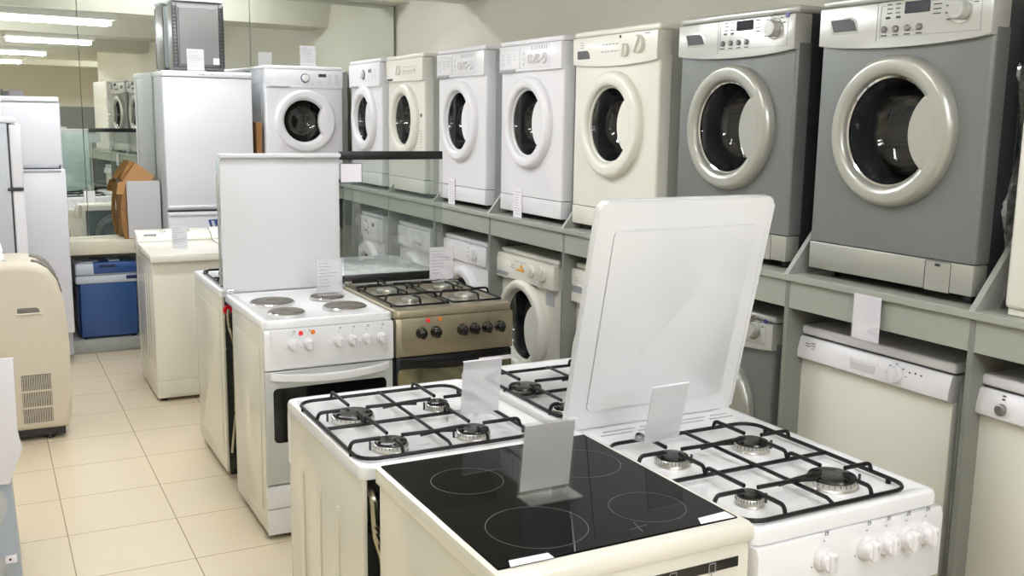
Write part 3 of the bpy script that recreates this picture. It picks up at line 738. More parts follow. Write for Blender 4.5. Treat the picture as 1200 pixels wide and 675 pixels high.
def slab_lid(parent, w, hgt, th, m, tilt, y, z, name='lid', inset=True, lip=0.0):
    """lid standing at the back; local plane x,z hinged at (y,z); tilt > 0 leans forward"""
    b = B(); prism(b, rrect(-w/2, w/2, 0, hgt, 0.004, 5, (0.022, 0.022, 0.006, 0.006)), 'y', -th, 0, 0.007, 3)
    if lip: box(b, -w/2-0.004, w/2+0.004, -lip, 0.004, hgt-0.006, hgt+0.012, 0.005, 2)
    o = obj(name, b, m, parent)
    if inset:
        q = B(); prism(q, rrect(-w/2+0.05, w/2-0.05, 0.05, hgt-0.07, 0.012), 'y', -th-0.004, -th+0.002, 0.0035, 3); i = obj('inset_panel', q, m, o)
    o.location = (0, y, z); o.rotation_euler = (tilt, 0, 0)
    return o

def oven_door(parent, w, z0, z1, frame, glass, wz0, wz1, wx, handle, hz, hm, yproj=-0.02):
    o = obj('oven_door', bx(-w/2+0.002, w/2-0.002, yproj, 0.02, z0, z1, 0.005, 2), frame, parent)
    b = B(); prism(b, rrect(-wx, wx, wz0, wz1, 0.018), 'y', yproj-0.0015, yproj+0.004, 0.001, 1); obj('oven_window', b, glass, o)
    b = B()
    if handle == 'bow':
        n = 14; top = []; bot = []
        pts = [(-w/2+0.02+(w-0.04)*i/n, yproj-0.004-0.034*math.sin(PI*i/n)**0.6, hz-0.012*math.sin(PI*i/n)) for i in range(n+1)]
        for k in range(n):
            pass
        rings = []
        for p in pts:
            rings.append([b.verts.new((p[0], p[1]+dy, p[2]+dz)) for dy, dz in ((-0.006, 0.014), (0.008, 0.016), (0.010, -0.014), (-0.004, -0.014))])
        for a, c in zip(rings, rings[1:]):
            for i in range(4): b.faces.new((a[i], a[(i+1) % 4], c[(i+1) % 4], c[i]))
        b.faces.new(rings[0]); b.faces.new(rings[-1])
        bmesh.ops.bevel(b, geom=list(b.edges), offset=0.003, segments=2, affect='EDGES')
    obj('door_handle', b, hm, o)
    return o

def carcass(t, w, d, h, side, ribs=False, back='galv', gap=0.03):
    for sx in (-1, 1):
        b = B(); x0, x1 = sorted((sx*(w/2-0.012), sx*w/2)); box(b, x0, x1, 0.0, d-0.002, 0.03, h-0.03, 0.003, 2)
        x = sx*w/2
        if ribs:
            for k in range(3):
                yy = 0.12+k*0.145
                prism(b, rrect(yy-0.011, yy+0.011, 0.08, h-0.15, 0.010), 'x', min(x-sx*0.003, x+sx*0.0045), max(x-sx*0.003, x+sx*0.0045), 0.004, 3)
        elif ribs is None:
            xx = sorted((x-sx*0.002, x+sx*0.003)); prism(b, rrect(0.05, d-0.05, 0.10, h-0.10, 0.02), 'x', xx[0], xx[1], 0.0028, 2)
        obj('side_panel', b, side, t)
    b = B(); box(b, -w/2+0.012, w/2-0.012, d-gap-0.004, d-gap, 0.05, h-0.035); box(b, -w/2+0.012, w/2-0.012, 0.03, d-gap-0.004, 0.03, 0.05)
    for k in range(3): box(b, -w/2+0.10, w/2-0.06, d-gap, d-gap+0.012, 0.16+k*0.17, 0.27+k*0.17, 0.008, 2)
    obj('back_panel', b, back, t)
    b = B()
    for x in (-w/2+0.04, w/2-0.04):
        for y in (0.05, d-0.06): obj('foot', solid(B(), [(0.016, 0.0), (0.016, 0.034)], (x, y, 0), 'z', 12), 'black', t)

def gas_pipe(t, w, d, h, x):
    b = B(); y = d+0.012
    tube(b, fillet([(x, d-0.03, h-0.06), (x, y+0.01, h-0.075), (x, y+0.02, h-0.16), (x-0.02, y+0.016, h-0.22), (x-0.02, y+0.016, 0.30), (x+0.0, y+0.012, 0.12)], 0.04, 5), 0.009, 10)
    p = obj('gas_pipe', b, 'pipe', t)
    return p

def marks_over_knobs(cp, xs, z, y, m='ink'):
    b = B()
    for x in xs:
        line_rect(b, x+0.002, x+0.010, z+0.046, z+0.054, y, 0.0011); box(b, x+0.006, x+0.010, y-0.001, y+0.001, z+0.050, z+0.054)
        solid(b, [(0.0018, 0), (0.0018, -0.001)], (x, y, z+0.036), 'y', 8); solid(b, [(0.0018, 0), (0.0018, -0.001)], (x-0.028, y, z-0.012), 'y', 8)
    obj('printed_marks', b, m, cp)

def cooker_knob(cp, x, z, y, r, m, white=True):
    b = B()
    solid(b, [(r, 0.0), (r*1.0, -0.006), (r*0.86, -0.012)], (x, y, z), 'y', 28)
    solid(b, [(r*0.80, -0.010), (r*0.78, -0.022), (r*0.70, -0.026)], (x, y, z), 'y', 28)
    if m == 'gloss_black': solid(b, [(r*0.86, -0.012), (r*0.84, -0.020), (r*0.7, -0.027), (r*0.4, -0.0305)], (x, y, z), 'y', 28)
    g = B(); box(g, -r*0.38, r*0.38, -0.033, -0.012, -r*0.86, r*0.86, r*0.2, 3)
    bmesh.ops.translate(g, verts=g.verts, vec=(x, y, z))
    tmp = bpy.data.meshes.new('t'); g.to_mesh(tmp); g.free(); b.from_mesh(tmp); bpy.data.meshes.remove(tmp)
    k = obj('knob', b, m, cp)
    q = B(); box(q, x-0.0008, x+0.0008, y-0.0334, y-0.032, z+r*0.25, z+r*0.58); obj('pointer_mark', q, 'inkl', k)
    return k

def cooker_front(t, w, h, m, knobs, zk, knobm, r, lights=None, door=None, plain_bezel=True, drawer=True, yk=-0.026):
    cp = obj('control_panel', prism(B(), [(0.02, h-0.185), (-0.022, h-0.185), (-0.026, h-0.18), (-0.026, h-0.05), (-0.02, h-0.033), (0.02, h-0.031)], 'x', -w/2+0.001, w/2-0.001, 0.003, 2), m, t)
    if plain_bezel:
        # shallow raised oval-cornered field that carries the knobs
        b = B(); prism(b, rrect(-w/2+0.022, w/2-0.022, h-0.172, h-0.03, 0.012, 6, (0.004, 0.004, 0.05, 0.05)), 'y', yk-0.0015, yk+0.004, 0.0013, 2); obj('panel_field', b, m, cp)
    for x in knobs: cooker_knob(cp, x, zk, yk-0.001, r, knobm, knobm == 'wplastic')
    if lights:
        for (x, z, mm) in lights:
            b = B(); solid(b, [(0.009, 0), (0.008, -0.005)], (x, yk-0.001, z), 'y', 18); obj('indicator_light', b, mm, cp)
    marks_over_knobs(cp, knobs, zk, yk-0.0015, 'inkl')
    return cp

# --- ceramic hob cooker, bottom centre
w, d, h = 0.53, 0.58, 0.85
t = thing('ceramic_cooker', 'ivory cooker with black ceramic glass top, front centre, sign standing on the glass', 'cooker', (0.956, 1.358, 0))
t.scale = (0.9733, 0.9733, 0.87/0.85)
carcass(t, w, 0.558, h, 'ivoryside')
b = B(); x0, x1, y0, y1 = -w/2-0.006, w/2+0.006, -0.03, d-0.014
prism(b, [(y0+0.004, h-0.034), (y0, h-0.028), (y0, h-0.012), (y0+0.006, h-0.003), (y0+0.016, h), (y1-0.004, h), (y1, h-0.004), (y1, h-0.034)], 'x', x0, x1, 0.004, 2)
rim = obj('hob_frame', b, 'ivory', t)
gl = obj('glass_plate', bx(-w/2+0.006, w/2-0.008, 0.004, d-0.018, h-0.004, h+0.003, 0.0015, 1), 'ceramic', t)
b = B()
for (cx_, cy_, r_) in ((0.853-0.982, 1.795-1.395, 0.075), (0.868-0.982, 1.525-1.395, 0.095), (1.123-0.982, 1.785-1.395, 0.088), (1.110-0.982, 1.515-1.395, 0.075)):
    obj('cooking_zone', lathe(B(), [(r_, 0), (r_+0.0013, 0), (r_+0.0013, 0.0003), (r_, 0.0003)], (cx_, cy_, h+0.003), 'z', 64, closed=True), 'ringmark', gl)
for a in (0.15, 1.35):
    q = B(); box(q, -0.022, 0.022, -0.0008, 0.0008, h+0.003, h+0.0033); bmesh.ops.rotate(q, verts=q.verts, cent=(0, 0, 0), matrix=Matrix.Rotation(a, 3, 'Z')); bmesh.ops.translate(q, verts=q.verts, vec=(0.055, 0.045, 0))
    tmp = bpy.data.meshes.new('t'); q.to_mesh(tmp); q.free(); b.from_mesh(tmp); bpy.data.meshes.remove(tmp)
obj('zone_marking', b, 'ringmark', gl)
cp = obj('control_panel', prism(B(), [(0.02, h-0.20), (-0.020, h-0.20), (-0.024, h-0.19), (-0.024, h-0.045), (-0.02, h-0.036), (0.02, h-0.036)], 'x', -w/2+0.001, w/2-0.001, 0.003, 2), 'ivory', t)
bb = obj('black_strip', bx(-0.05, 0.238, -0.0255, -0.02, h-0.077, h-0.058), 'gloss_black', cp)
b = B()
for x in (0.085, 0.175): line_rect(b, x-0.008, x+0.008, h-0.078, h-0.060, -0.0262, 0.0014); box(b, x-0.0008, x+0.0008, -0.0262, -0.025, h-0.092, h-0.078)
obj('printed_marks', b, 'inkl', cp)
for x in (-0.2, -0.12, -0.04, 0.085, 0.175): cooker_knob(cp, x, h-0.118, -0.025, 0.021, 'wplastic')
dr = oven_door(t, w, 0.22, h-0.205, 'ivory', 'ovenglass', 0.27, 0.53, 0.2, 'bow', h-0.23, 'ivory')
obj('drawer', bx(-w/2+0.002, w/2-0.002, -0.018, 0.02, 0.05, 0.215, 0.005, 2), 'ivory', t)
b = B(); prism(b, [(-0.237, 0.001), (-0.152, 0.0005), (-0.152, 0.022), (-0.228, 0.024)], 'z', h+0.003, h+0.0036); obj('sticker', b, 'card', gl, label='white paper sticker at the left front corner')
b = B(); prism(b, [(0.17, 0.006), (0.25, 0.004), (0.25, 0.034), (0.182, 0.03)], 'z', h+0.003, h+0.0036); obj('sticker', b, 'card', gl, label='white paper sticker at the right front corner')

# --- gas cooker with raised white lid
w, d, h = 0.50, 0.70, 0.85
t = thing('gas_cooker', 'white gas cooker with tall raised white lid, front right, four knobs grouped at right', 'cooker', (1.473, 1.345, 0))
carcass(t, w, d-0.04, h, 'ivoryside')
hob_top(t, w, d, h, 'enamel', over=0.002)
bl = [(-0.153, 0.113, 0.026), (0.077, 0.120, 0.048), (-0.153, 0.370, 0.034), (0.077, 0.372, 0.037)]
for q in bl: burner(t, q[0], q[1], h-0.006, q[2])
pan_support(t, -0.245, 0.192, 0.012, 0.512, h-0.006, bl, 0.255)
b = B()
for k in range(4):
    for j in range(2): box(b, -0.19+k*0.11+j*0.02, -0.10+k*0.11+j*0.02, d-0.10+j*0.022, d-0.094+j*0.022, h-0.0065, h-0.0045)
obj('vent_slots', b, 'inkm', t)
slab_lid(t, 0.515, 0.585, 0.02, 'lid_enamel', 0.222, d-0.02, h+0.002, 'lid')
cp = cooker_front(t, w, h, 'enamel', (-0.088, 0.026, 0.080, 0.137, 0.193), 0.772, 'wplastic', 0.0235, plain_bezel=False)
oven_door(t, w, 0.22, h-0.19, 'enamel', 'ovenglass', 0.27, 0.50, 0.19, 'bow', 0.625, 'enamel')
b = B()
for k in range(4): box(b, -0.16+k*0.10, -0.125+k*0.10, -0.0215, -0.018, 0.645, 0.652)
obj('door_vent', b, 'ink', t)
obj('drawer', bx(-w/2+0.002, w/2-0.002, -0.018, 0.02, 0.05, 0.215, 0.005, 2), 'enamel', t)

# --- gas cookers of the second row: backs towards the camera
def back_cooker(label, loc, w, d, h, side, bl, ps, ribs, lid=None, red=False):
    t = thing('gas_cooker', label, 'cooker', loc, PI)
    carcass(t, w, d, h, side, ribs)
    hob_top(t, w, d, h, 'enamel', yf=-0.014, yb=0.005)
    for q in bl: burner(t, q[0], q[1], h-0.006, q[2])
    pan_support(t, ps[0], ps[1], ps[2], ps[3], h-0.006, bl)
    cooker_front(t, w, h, 'enamel', (-0.19, -0.12, 0.0, 0.06, 0.12, 0.18), 0.76, 'wplastic', 0.021)
    oven_door(t, w, 0.22, h-0.19, 'oven_frame', 'ovenglass', 0.27, 0.56, w/2-0.05, 'bow', 0.64, 'enamel')
    obj('drawer', bx(-w/2+0.002, w/2-0.002, -0.018, 0.02, 0.05, 0.215, 0.005, 2), 'enamel', t)
    b = B()
    for k in range(3):
        for j in range(2): box(b, -0.17+k*0.12+j*0.02, -0.08+k*0.12+j*0.02, d-0.055+j*0.02, d-0.050+j*0.02, h-0.0065, h-0.0045)
    obj('vent_slots', b, 'inkm', t)
    gas_pipe(t, w, d-0.02, h, w/2-0.025)
    return t
t = back_cooker('white gas cooker showing ribbed side and open back, behind the ceramic cooker', (0.945, 2.558, 0), 0.515, 0.583, 0.85, 'ivoryside',
            [(0.160, 0.236, 0.048), (-0.071, 0.234, 0.026), (0.153, 0.482, 0.036), (-0.058, 0.480, 0.036)][0:4], (-0.185, 0.253, 0.06, 0.56), True)
b = B(); solid(b, [(0.022, 0.0), (0.022, 0.012), (0.012, 0.014), (0.012, 0.03)], (0.222, 0.556, 0.755), 'y', 20); solid(b, [(0.010, 0.0), (0.010, 0.014)], (0.237, 0.556, 0.70), 'y', 16); obj('gas_inlet', b, 'black', t)
t = back_cooker('white gas cooker behind the tall raised white lid, right of the ribbed one', (1.49, 2.645, 0), 0.50, 0.585, 0.85, 'ivoryside',
            [(0.19, 0.279, 0.044), (-0.06, 0.279, 0.032), (0.19, 0.50, 0.030), (-0.06, 0.50, 0.036)], (-0.19, 0.238, 0.10, 0.565), None)

# --- white electric cooker
w, d, h = 0.505, 0.62, 0.85
t = thing('electric_cooker', 'white electric cooker with four solid hotplates and upright white lid', 'cooker', (1.126, 3.60, 0))
carcass(t, w, 0.50, h, 'ivoryside', None)
hob_top(t, w, d+0.02, h, 'enamel', over=0.002)
for (x, y, r) in ((1.003, 3.952, 0.085), (1.239, 3.98, 0.068), (0.998, 3.722, 0.068), (1.240, 3.752, 0.082)):
    b = B(); lathe(b, [(r*1.07, -0.006), (r*1.07, 0.004), (r*1.0, 0.007), (r*0.99, 0.004)], (x-1.126, y-3.60, h), 'z', 44); o = obj('plate_ring', b, 'chrome', t)
    b = B(); solid(b, [(r*0.995, -0.004), (r*0.99, 0.009), (r*0.95, 0.011), (r*0.30, 0.011), (r*0.28, 0.009)], (x-1.126, y-3.60, h), 'z', 44); obj('hotplate', b, 'plate', t)
cp = cooker_front(t, w, h, 'enamel', tuple(x-1.126 for x in (0.979, 1.037, 1.155, 1.210, 1.267, 1.326)), 0.757, 'wplastic', 0.0205, [(1.010-1.126, 0.800, 'redlamp'), (1.056-1.126, 0.801, 'amber')])
oven_door(t, w, 0.222, h-0.19, 'oven_frame', 'ovenglass', 0.385, 0.595, 0.222, 'bow', 0.642, 'enamel')
obj('drawer', bx(-w/2+0.002, w/2-0.002, -0.016, 0.02, 0.125, 0.215, 0.005, 2), 'enamel', t)
obj('plinth_front', bx(-w/2+0.003, w/2-0.003, -0.012, 0.015, 0.02, 0.122, 0.004, 2), 'enamel', t)
slab_lid(t, 0.509, 0.570, 0.016, 'wpaint', 0.0, d+0.03, h+0.004, 'lid', False, 0.04)
for sx in (-1, 1):
    b = B(); solid(b, [(0.011, -0.012), (0.011, 0.012)], (sx*(w/2-0.02), d-0.002, h+0.012), 'x', 14); box(b, sx*(w/2-0.02)-0.006, sx*(w/2-0.02)+0.006, d-0.01, d+0.02, h, h+0.02, 0.002, 1); obj('lid_hinge', b, 'chrome', t)

# --- brown steel cooker with glass lid
w, d, h = 0.515, 0.62, 0.85
t = thing('gas_cooker', 'brown steel gas cooker with black knobs and upright smoked glass lid', 'cooker', (1.645, 3.60, 0))
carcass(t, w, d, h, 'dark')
hob_top(t, w, d+0.02, h, 'steel', over=0.002)
bl = [(-0.13, 0.15, 0.030), (0.125, 0.16, 0.044), (-0.13, 0.40, 0.044), (0.125, 0.40, 0.036)]
for q in bl: burner(t, q[0], q[1], h-0.006, q[2], 'alu', True)
for x0, x1, sub in ((-0.235, -0.012, (bl[0], bl[2])), (0.012, 0.235, (bl[1], bl[3]))):
    b = B(); zf, zt = h+0.010, h+0.036; r = 0.0045
    mx = (x0+x1)/2
    tube(b, [(p[0], p[1], zf) for p in rrect(x0, x1, 0.03, 0.52, 0.02, 4)], r, 6, True)
    tube(b, [(x0, 0.275, zf), (x1, 0.275, zf)], r, 6)
    for q in sub:
        for (ax, ay) in ((x0, q[1]), (x1, q[1])): hook(b, ax, ay, q[0]+math.copysign(0.028, ax-q[0]), ay, zf, zt, r)
        for ay in ((0.03, 0.275) if q[1] < 0.27 else (0.275, 0.52)): hook(b, q[0], ay, q[0], q[1]+math.copysign(0.028, ay-q[1]), zf, zt, r)
    for x in (x0, x1):
        for y in (0.08, 0.47): solid(b, [(0.005, h-0.004), (0.005, zf)], (x, y, 0), 'z', 8)
    obj('pan_support', b, 'iron', t)
cp = cooker_front(t, w, h, 'steel', tuple(x-1.645 for x in (1.493, 1.555, 1.671, 1.725, 1.782, 1.840)), 0.758, 'gloss_black', 0.0235, [(1.522-1.645, 0.806, 'redlamp'), (1.573-1.645, 0.808, 'amber')])
o = oven_door(t, w, 0.222, 0.66, 'black', 'olive', 0.235, 0.615, 0.249, 'bow', 0.64, 'black')
obj('door_sticker', bx(0.085, 0.235, -0.0625, -0.0615, 0.625, 0.642), 'card', o)
obj('drawer', bx(-w/2+0.002, w/2-0.002, -0.016, 0.02, 0.05, 0.215, 0.005, 2), 'steel', t)
lid = obj('glass_lid', bx(-0.243, 0.236, 0, 0.005, 0, 0.56, 0.0015, 1), 'lidglass', t); lid.location = (0, d+0.025, h+0.012)
obj('lid_top_rail', bx(-0.256, 0.230, -0.014, 0.016, 0.545, 0.582, 0.004, 2), 'black', lid)
obj('lid_hinge_rail', bx(-0.248, 0.225, -0.012, 0.014, -0.006, 0.032, 0.004, 2), 'black', lid)
for sx in (-1, 1):
    b = B(); solid(b, [(0.010, -0.014), (0.010, 0.014)], (sx*(w/2-0.025), d+0.002, h+0.012), 'x', 14); box(b, sx*(w/2-0.025)-0.006, sx*(w/2-0.025)+0.006, d-0.01, d+0.02, h, h+0.02, 0.002, 1); obj('lid_hinge', b, 'chrome', t)

# --- row behind: gas cooker with its back to the camera and another with closed top
t = back_cooker('narrow-looking white gas cooker behind the electric cooker, red valve on its open back', (1.130, 4.925, 0), 0.50, 0.60, 0.85, 'ivoryside',
            [(0.12, 0.16, 0.036), (-0.12, 0.16, 0.030), (0.12, 0.40, 0.044), (-0.12, 0.40, 0.036)], (-0.225, 0.225, 0.05, 0.54), None)
b = B(); solid(b, [(0.021, 0.0), (0.021, 0.03), (0.017, 0.036)], (0.226, 0.572, 0.762), 'y', 20); obj('gas_valve', b, 'red', t)
b = B()
for z in (0.5, 0.58, 0.66, 0.72): box(b, 0.232, 0.242, 0.55, 0.58, z, z+0.012, 0.002, 1)
obj('bracket', b, 'alu', t)
lid = obj('glass_lid', bx(-0.25, 0.25, 0, 0.005, 0, 0.54, 0.0015, 1), 'lidglass_clear', t); lid.location = (0, 0.585, 0.868)
b = B(); box(b, -0.253, -0.244, -0.002, 0.007, 0.0, 0.47, 0.001, 1); box(b, 0.244, 0.253, -0.002, 0.007, 0.0, 0.47, 0.001, 1); obj('lid_edge_strip', b, 'alu', lid)
for sx in (-1, 1):
    b = B(); box(b, sx*0.215-0.014, sx*0.215+0.014, 0.574, 0.60, 0.851, 0.90, 0.003, 1); solid(b, [(0.007, 0.89), (0.007, 0.915)], (sx*0.215, 0.587, 0), 'z', 10); obj('lid_hinge', b, 'alu', t)
t = thing('gas_cooker', 'white cooker with its flat lid shut, standing behind the brown steel cooker', 'cooker', (1.655, 4.93, 0), PI)
carcass(t, 0.50, 0.60, 0.85, 'ivoryside', None)
hob_top(t, 0.50, 0.60, 0.85, 'enamel')
b = B(); prism(b, rrect(-0.25, 0.25, -0.01, 0.59, 0.05), 'z', 0.852, 0.874, 0.008, 3); l = obj('lid', b, 'enamel', t)
cooker_front(t, 0.50, 0.85, 'enamel', (-0.19, -0.12, 0.0, 0.06, 0.12, 0.18), 0.76, 'wplastic', 0.021)
oven_door(t, 0.50, 0.22, 0.66, 'enamel', 'ovenglass', 0.27, 0.56, 0.2, 'bow', 0.64, 'enamel')
obj('drawer', bx(-0.248, 0.248, -0.018, 0.02, 0.05, 0.215, 0.005, 2), 'enamel', t)

# ------------------------------------------------------------------ top loaders
def top_loader(label, loc, w, d, h):
    t = thing('top_loader', label, 'washing machine', loc)
    obj('cabinet', bx(-w/2, w/2, 0, d, 0.02, h-0.035, 0.008, 3), 'ivoryside', t)
    sd = B()
    for k in range(3):
        yy = 0.10+k*0.09; prism(sd, rrect(yy, yy+0.035, 0.20, h-0.13, 0.015), 'x', -w/2-0.003, -w/2+0.002, 0.0025, 2)
    obj('side_pressing', sd, 'ivoryside', t)
    l = B(); prism(l, [(-0.235, h-0.04), (-0.245, h-0.03), (-0.24, h-0.006), (-0.22, h), (d-0.14, h+0.012), (d-0.14, h-0.04)], 'x', -w/2-0.012, w/2+0.012, 0.005, 2)
    # lid overhang is only a few centimetres: shift so the front lip stands just proud of the front
    for v in l.verts:
        if v.co.y < 0: v.co.y = v.co.y*0.16
    obj('lid', l, 'ivory', t)
    c = B(); prism(c, [(d-0.138, h-0.04), (d-0.138, h+0.02), (d-0.10, h+0.055), (d-0.02, h+0.075), (d+0.01, h+0.065), (d+0.01, h-0.04)], 'x', -w/2-0.012, w/2+0.012, 0.006, 2)
    cp = obj('control_console', c, 'ivory', t)
    for k in range(3):
        b = B(); solid(b, [(0.018, 0), (0.016, 0.022)], (0.0+k*0.07-0.06, d-0.07, h+0.055), 'z', 18); obj('knob', b, 'ivory', cp)
    b = B(); box(b, -w/2+0.03, -w/2+0.10, d-0.112, d-0.104, h+0.045, h+0.056); obj('printed_marks', b, 'inkl', cp)
    f = B(); box(f, -w/2+0.016, w/2-0.10, -0.003, 0.002, 0.035, 0.115, 0.0025, 1); fp = obj('filter_flap', f, 'ivoryside', t)
    f = B(); tube(f, [(w/2-0.135, -0.0035, 0.108), (w/2-0.13, -0.0035, 0.085), (w/2-0.145, -0.0035, 0.068)], 0.003, 6); obj('flap_latch', f, 'inkl', fp)
    f = B(); box(f, -w/2, w/2, -0.0015, 0.0015, 0.1225, 0.1235); obj('seam_line', f, 'inkm', t)
    f = B()
    for a in ((-w/2, -w/2+0.03, 0.06, h+0.06), (w/2-0.03, w/2, 0.06, h+0.06), (-w/2+0.03, w/2-0.03, h+0.02, h+0.06), (-w/2+0.03, w/2-0.03, 0.06, 0.10)): box(f, a[0], a[1], d+0.011, d+0.040, a[2], a[3], 0.003, 1)
    obj('back_frame', f, 'ivory', t)
    obj('back_panel', bx(-w/2+0.03, w/2-0.03, d+0.011, d+0.017, 0.10, h+0.02), 'hosepanel', t)
    f = B(); pts = []
    for k in range(100):
        a = 2*PI*k/34+PI/2; rr = 0.085+0.012*(k//34)
        pts.append((0.02+rr*1.15*math.cos(a), d+0.029+0.004*math.sin(k*0.37), 0.66+rr*1.35*math.sin(a)))
    tube(f, pts, 0.010, 8); obj('drain_hose', f, 'hose', t)
    fe = B()
    for x in (-w/2+0.04, w/2-0.04):
        for y in (0.05, d-0.05): obj('foot', solid(B(), [(0.018, 0.0), (0.018, 0.024)], (x, y, 0), 'z', 12), 'black', t)
    return t
top_loader('ivory top-loading washer in front of the blue cool box, card standing on its lid', (0.992, 5.69, 0), 0.40, 0.60, 0.835)
top_loader('ivory top-loading washer hidden mostly behind the upright white cooker lid', (1.425, 5.72, 0), 0.40, 0.60, 0.835)

# ------------------------------------------------------------------ fridges
t = thing('fridge', 'tall white two-door fridge by the mirror with grey metal appliance on top', 'fridge', (1.354, 6.855, 0))
w, d = 0.572, 0.40
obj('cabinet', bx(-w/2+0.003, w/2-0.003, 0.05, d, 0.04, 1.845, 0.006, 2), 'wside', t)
tp = B(); prism(tp, [(-0.005, 1.832), (-0.008, 1.838), (-0.006, 1.858), (0.01, 1.868), (d, 1.868), (d, 1.832)], 'x', -w/2, w/2, 0.005, 2); obj('top_cover', tp, 'fridgew', t)
dd = obj('fridge_door', bx(-w/2, w/2, 0.0, 0.046, 0.965, 1.828, 0.008, 3), 'fridgew', t)
obj('door_grip', bx(-w/2+0.005, w/2-0.005, -0.012, 0.03, 0.975, 0.995, 0.006, 2), 'fridgew', dd)
df = obj('freezer_door', bx(-w/2, w/2, 0.0, 0.046, 0.09, 0.952, 0.008, 3), 'fridgew', t)
obj('door_grip', bx(-w/2+0.005, w/2-0.005, -0.010, 0.03, 0.925, 0.944, 0.006, 2), 'fridgew', df)
obj('door_gap', bx(-w/2+0.006, w/2-0.006, 0.012, 0.05, 0.953, 0.964), 'ink', t)
b = B(); prism(b, [(-0.03, 0.895), (0.13, 0.905), (0.13, 0.79), (0.0, 0.79)], 'y', -0.0012, 0.001); st = obj('energy_sticker', b, 'blue', df)
b = B(); prism(b, [(-0.012, 0.888), (0.008, 0.889), (0.03, 0.80), (0.010, 0.80)], 'y', -0.002, -0.001); prism(b, [(0.03, 0.86), (0.12, 0.862), (0.12, 0.845), (0.035, 0.843)], 'y', -0.002, -0.001); obj('sticker_print', b, 'coolgrey', st)
b = B()
for x in (-0.22, 0.22): box(b, x-0.03, x+0.03, 0.03, 0.4, 0.001, 0.042, 0.003, 1)
obj('base_foot', b, 'black', t)
b = B(); box(b, -0.06, -0.02, -0.0085, -0.006, 1.846, 1.850); box(b, 0.02, 0.03, -0.0085, -0.006, 1.846, 1.850); obj('badge', b, 'inkl', t)

t = thing('countertop_oven', 'grey metal-backed appliance with slotted side frames standing on the tall fridge', 'oven', (1.342, 7.05, 1.868))
w, d, h = 0.335, 0.175, 0.46
obj('cabinet', bx(-w/2, w/2, 0.012, d, 0.01, h, 0.012, 3), 'greymetal', t)
obj('back_panel', bx(-w/2+0.042, w/2-0.034, -0.004, 0.014, 0.05, h-0.04, 0.003, 1), 'greymetal', t)
b = B()
for sx in (-1, 1):
    x0, x1 = sorted((sx*(w/2-0.003), sx*(w/2-0.03)))
    for x in (x0, x1): box(b, x-0.0022, x+0.0022, -0.003, 0.012, 0.03, h-0.02)
    for k in range(17): box(b, x0, x1, -0.003, 0.012, 0.045+k*0.0235, 0.049+k*0.0235)
box(b, -w/2+0.01, w/2-0.01, -0.002, 0.012, 0.030, 0.036)
obj('slot_frame', b, 'ink', t)
obj('top_trim', bx(-w/2-0.002, w/2+0.002, -0.006, d, h, h+0.014, 0.004, 2), 'coolgrey', t)
obj('base_strip', bx(-w/2, w/2, 0.0, d-0.01, 0.001, 0.012, 0.002, 1), 'dark', t)
obj('sticker', bx(w/2-0.075, w/2-0.036, -0.0052, -0.0038, 0.055, 0.095), 'card', t)
dr = obj('oven_door', bx(-w/2+0.004, w/2-0.004, d, d+0.03, 0.03, h-0.01, 0.02, 4), 'coolgrey', t)
obj('door_window', bx(-w/2+0.06, w/2-0.05, d+0.028, d+0.0325, 0.10, h-0.08, 0.006, 2), 'oven_frame', dr)

# fridge facing the camera at the left, handle gap on the front
t = thing('fridge', 'white fridge-freezer at left facing the camera, dark finger gap between its doors', 'fridge', (0.160, 6.82, 0))
w, d = 0.60, 0.33
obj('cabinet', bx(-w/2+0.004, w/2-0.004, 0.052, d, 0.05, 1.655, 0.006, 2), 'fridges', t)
obj('top_cover', bx(-w/2-0.002, w/2-0.012, -0.004, d, 1.652, 1.684, 0.007, 3), 'fridgew', t)
df = obj('freezer_door', bx(-w/2, w/2-0.012, 0.0, 0.048, 1.268, 1.648, 0.010, 3), 'fridgew', t)
obj('door_grip', bx(w/2-0.24, w/2-0.03, -0.004, 0.03, 1.252, 1.272, 0.005, 2), 'fridges', df)
dd = obj('fridge_door', bx(-w/2, w/2+0.004, 0.0, 0.048, 0.205, 1.245, 0.010, 3), 'fridgew', t)
obj('door_gap', bx(-w/2+0.006, w/2-0.02, 0.010, 0.05, 1.242, 1.270), 'ink', t)
b = B(); prism(b, [(-0.002, 1.225), (-0.012, 1.235), (-0.012, 1.244), (0.01, 1.244), (0.01, 1.225)], 'x', -w/2+0.01, w/2-0.02, 0.002, 1); obj('door_grip', b, 'fridgew', dd)
obj('base_panel', bx(-w/2+0.03, w/2-0.05, 0.06, d-0.02, 0.001, 0.20, 0.004, 1), 'dark', t)
b = B(); box(b, 0.02, 0.10, 0.10, 0.18, 1.684, 1.722, 0.002, 1); box(b, 0.025, 0.03, 0.09, 0.18, 1.684, 1.735, 0.001, 1); g = obj('hinge_box', b, 'greymetal', t)

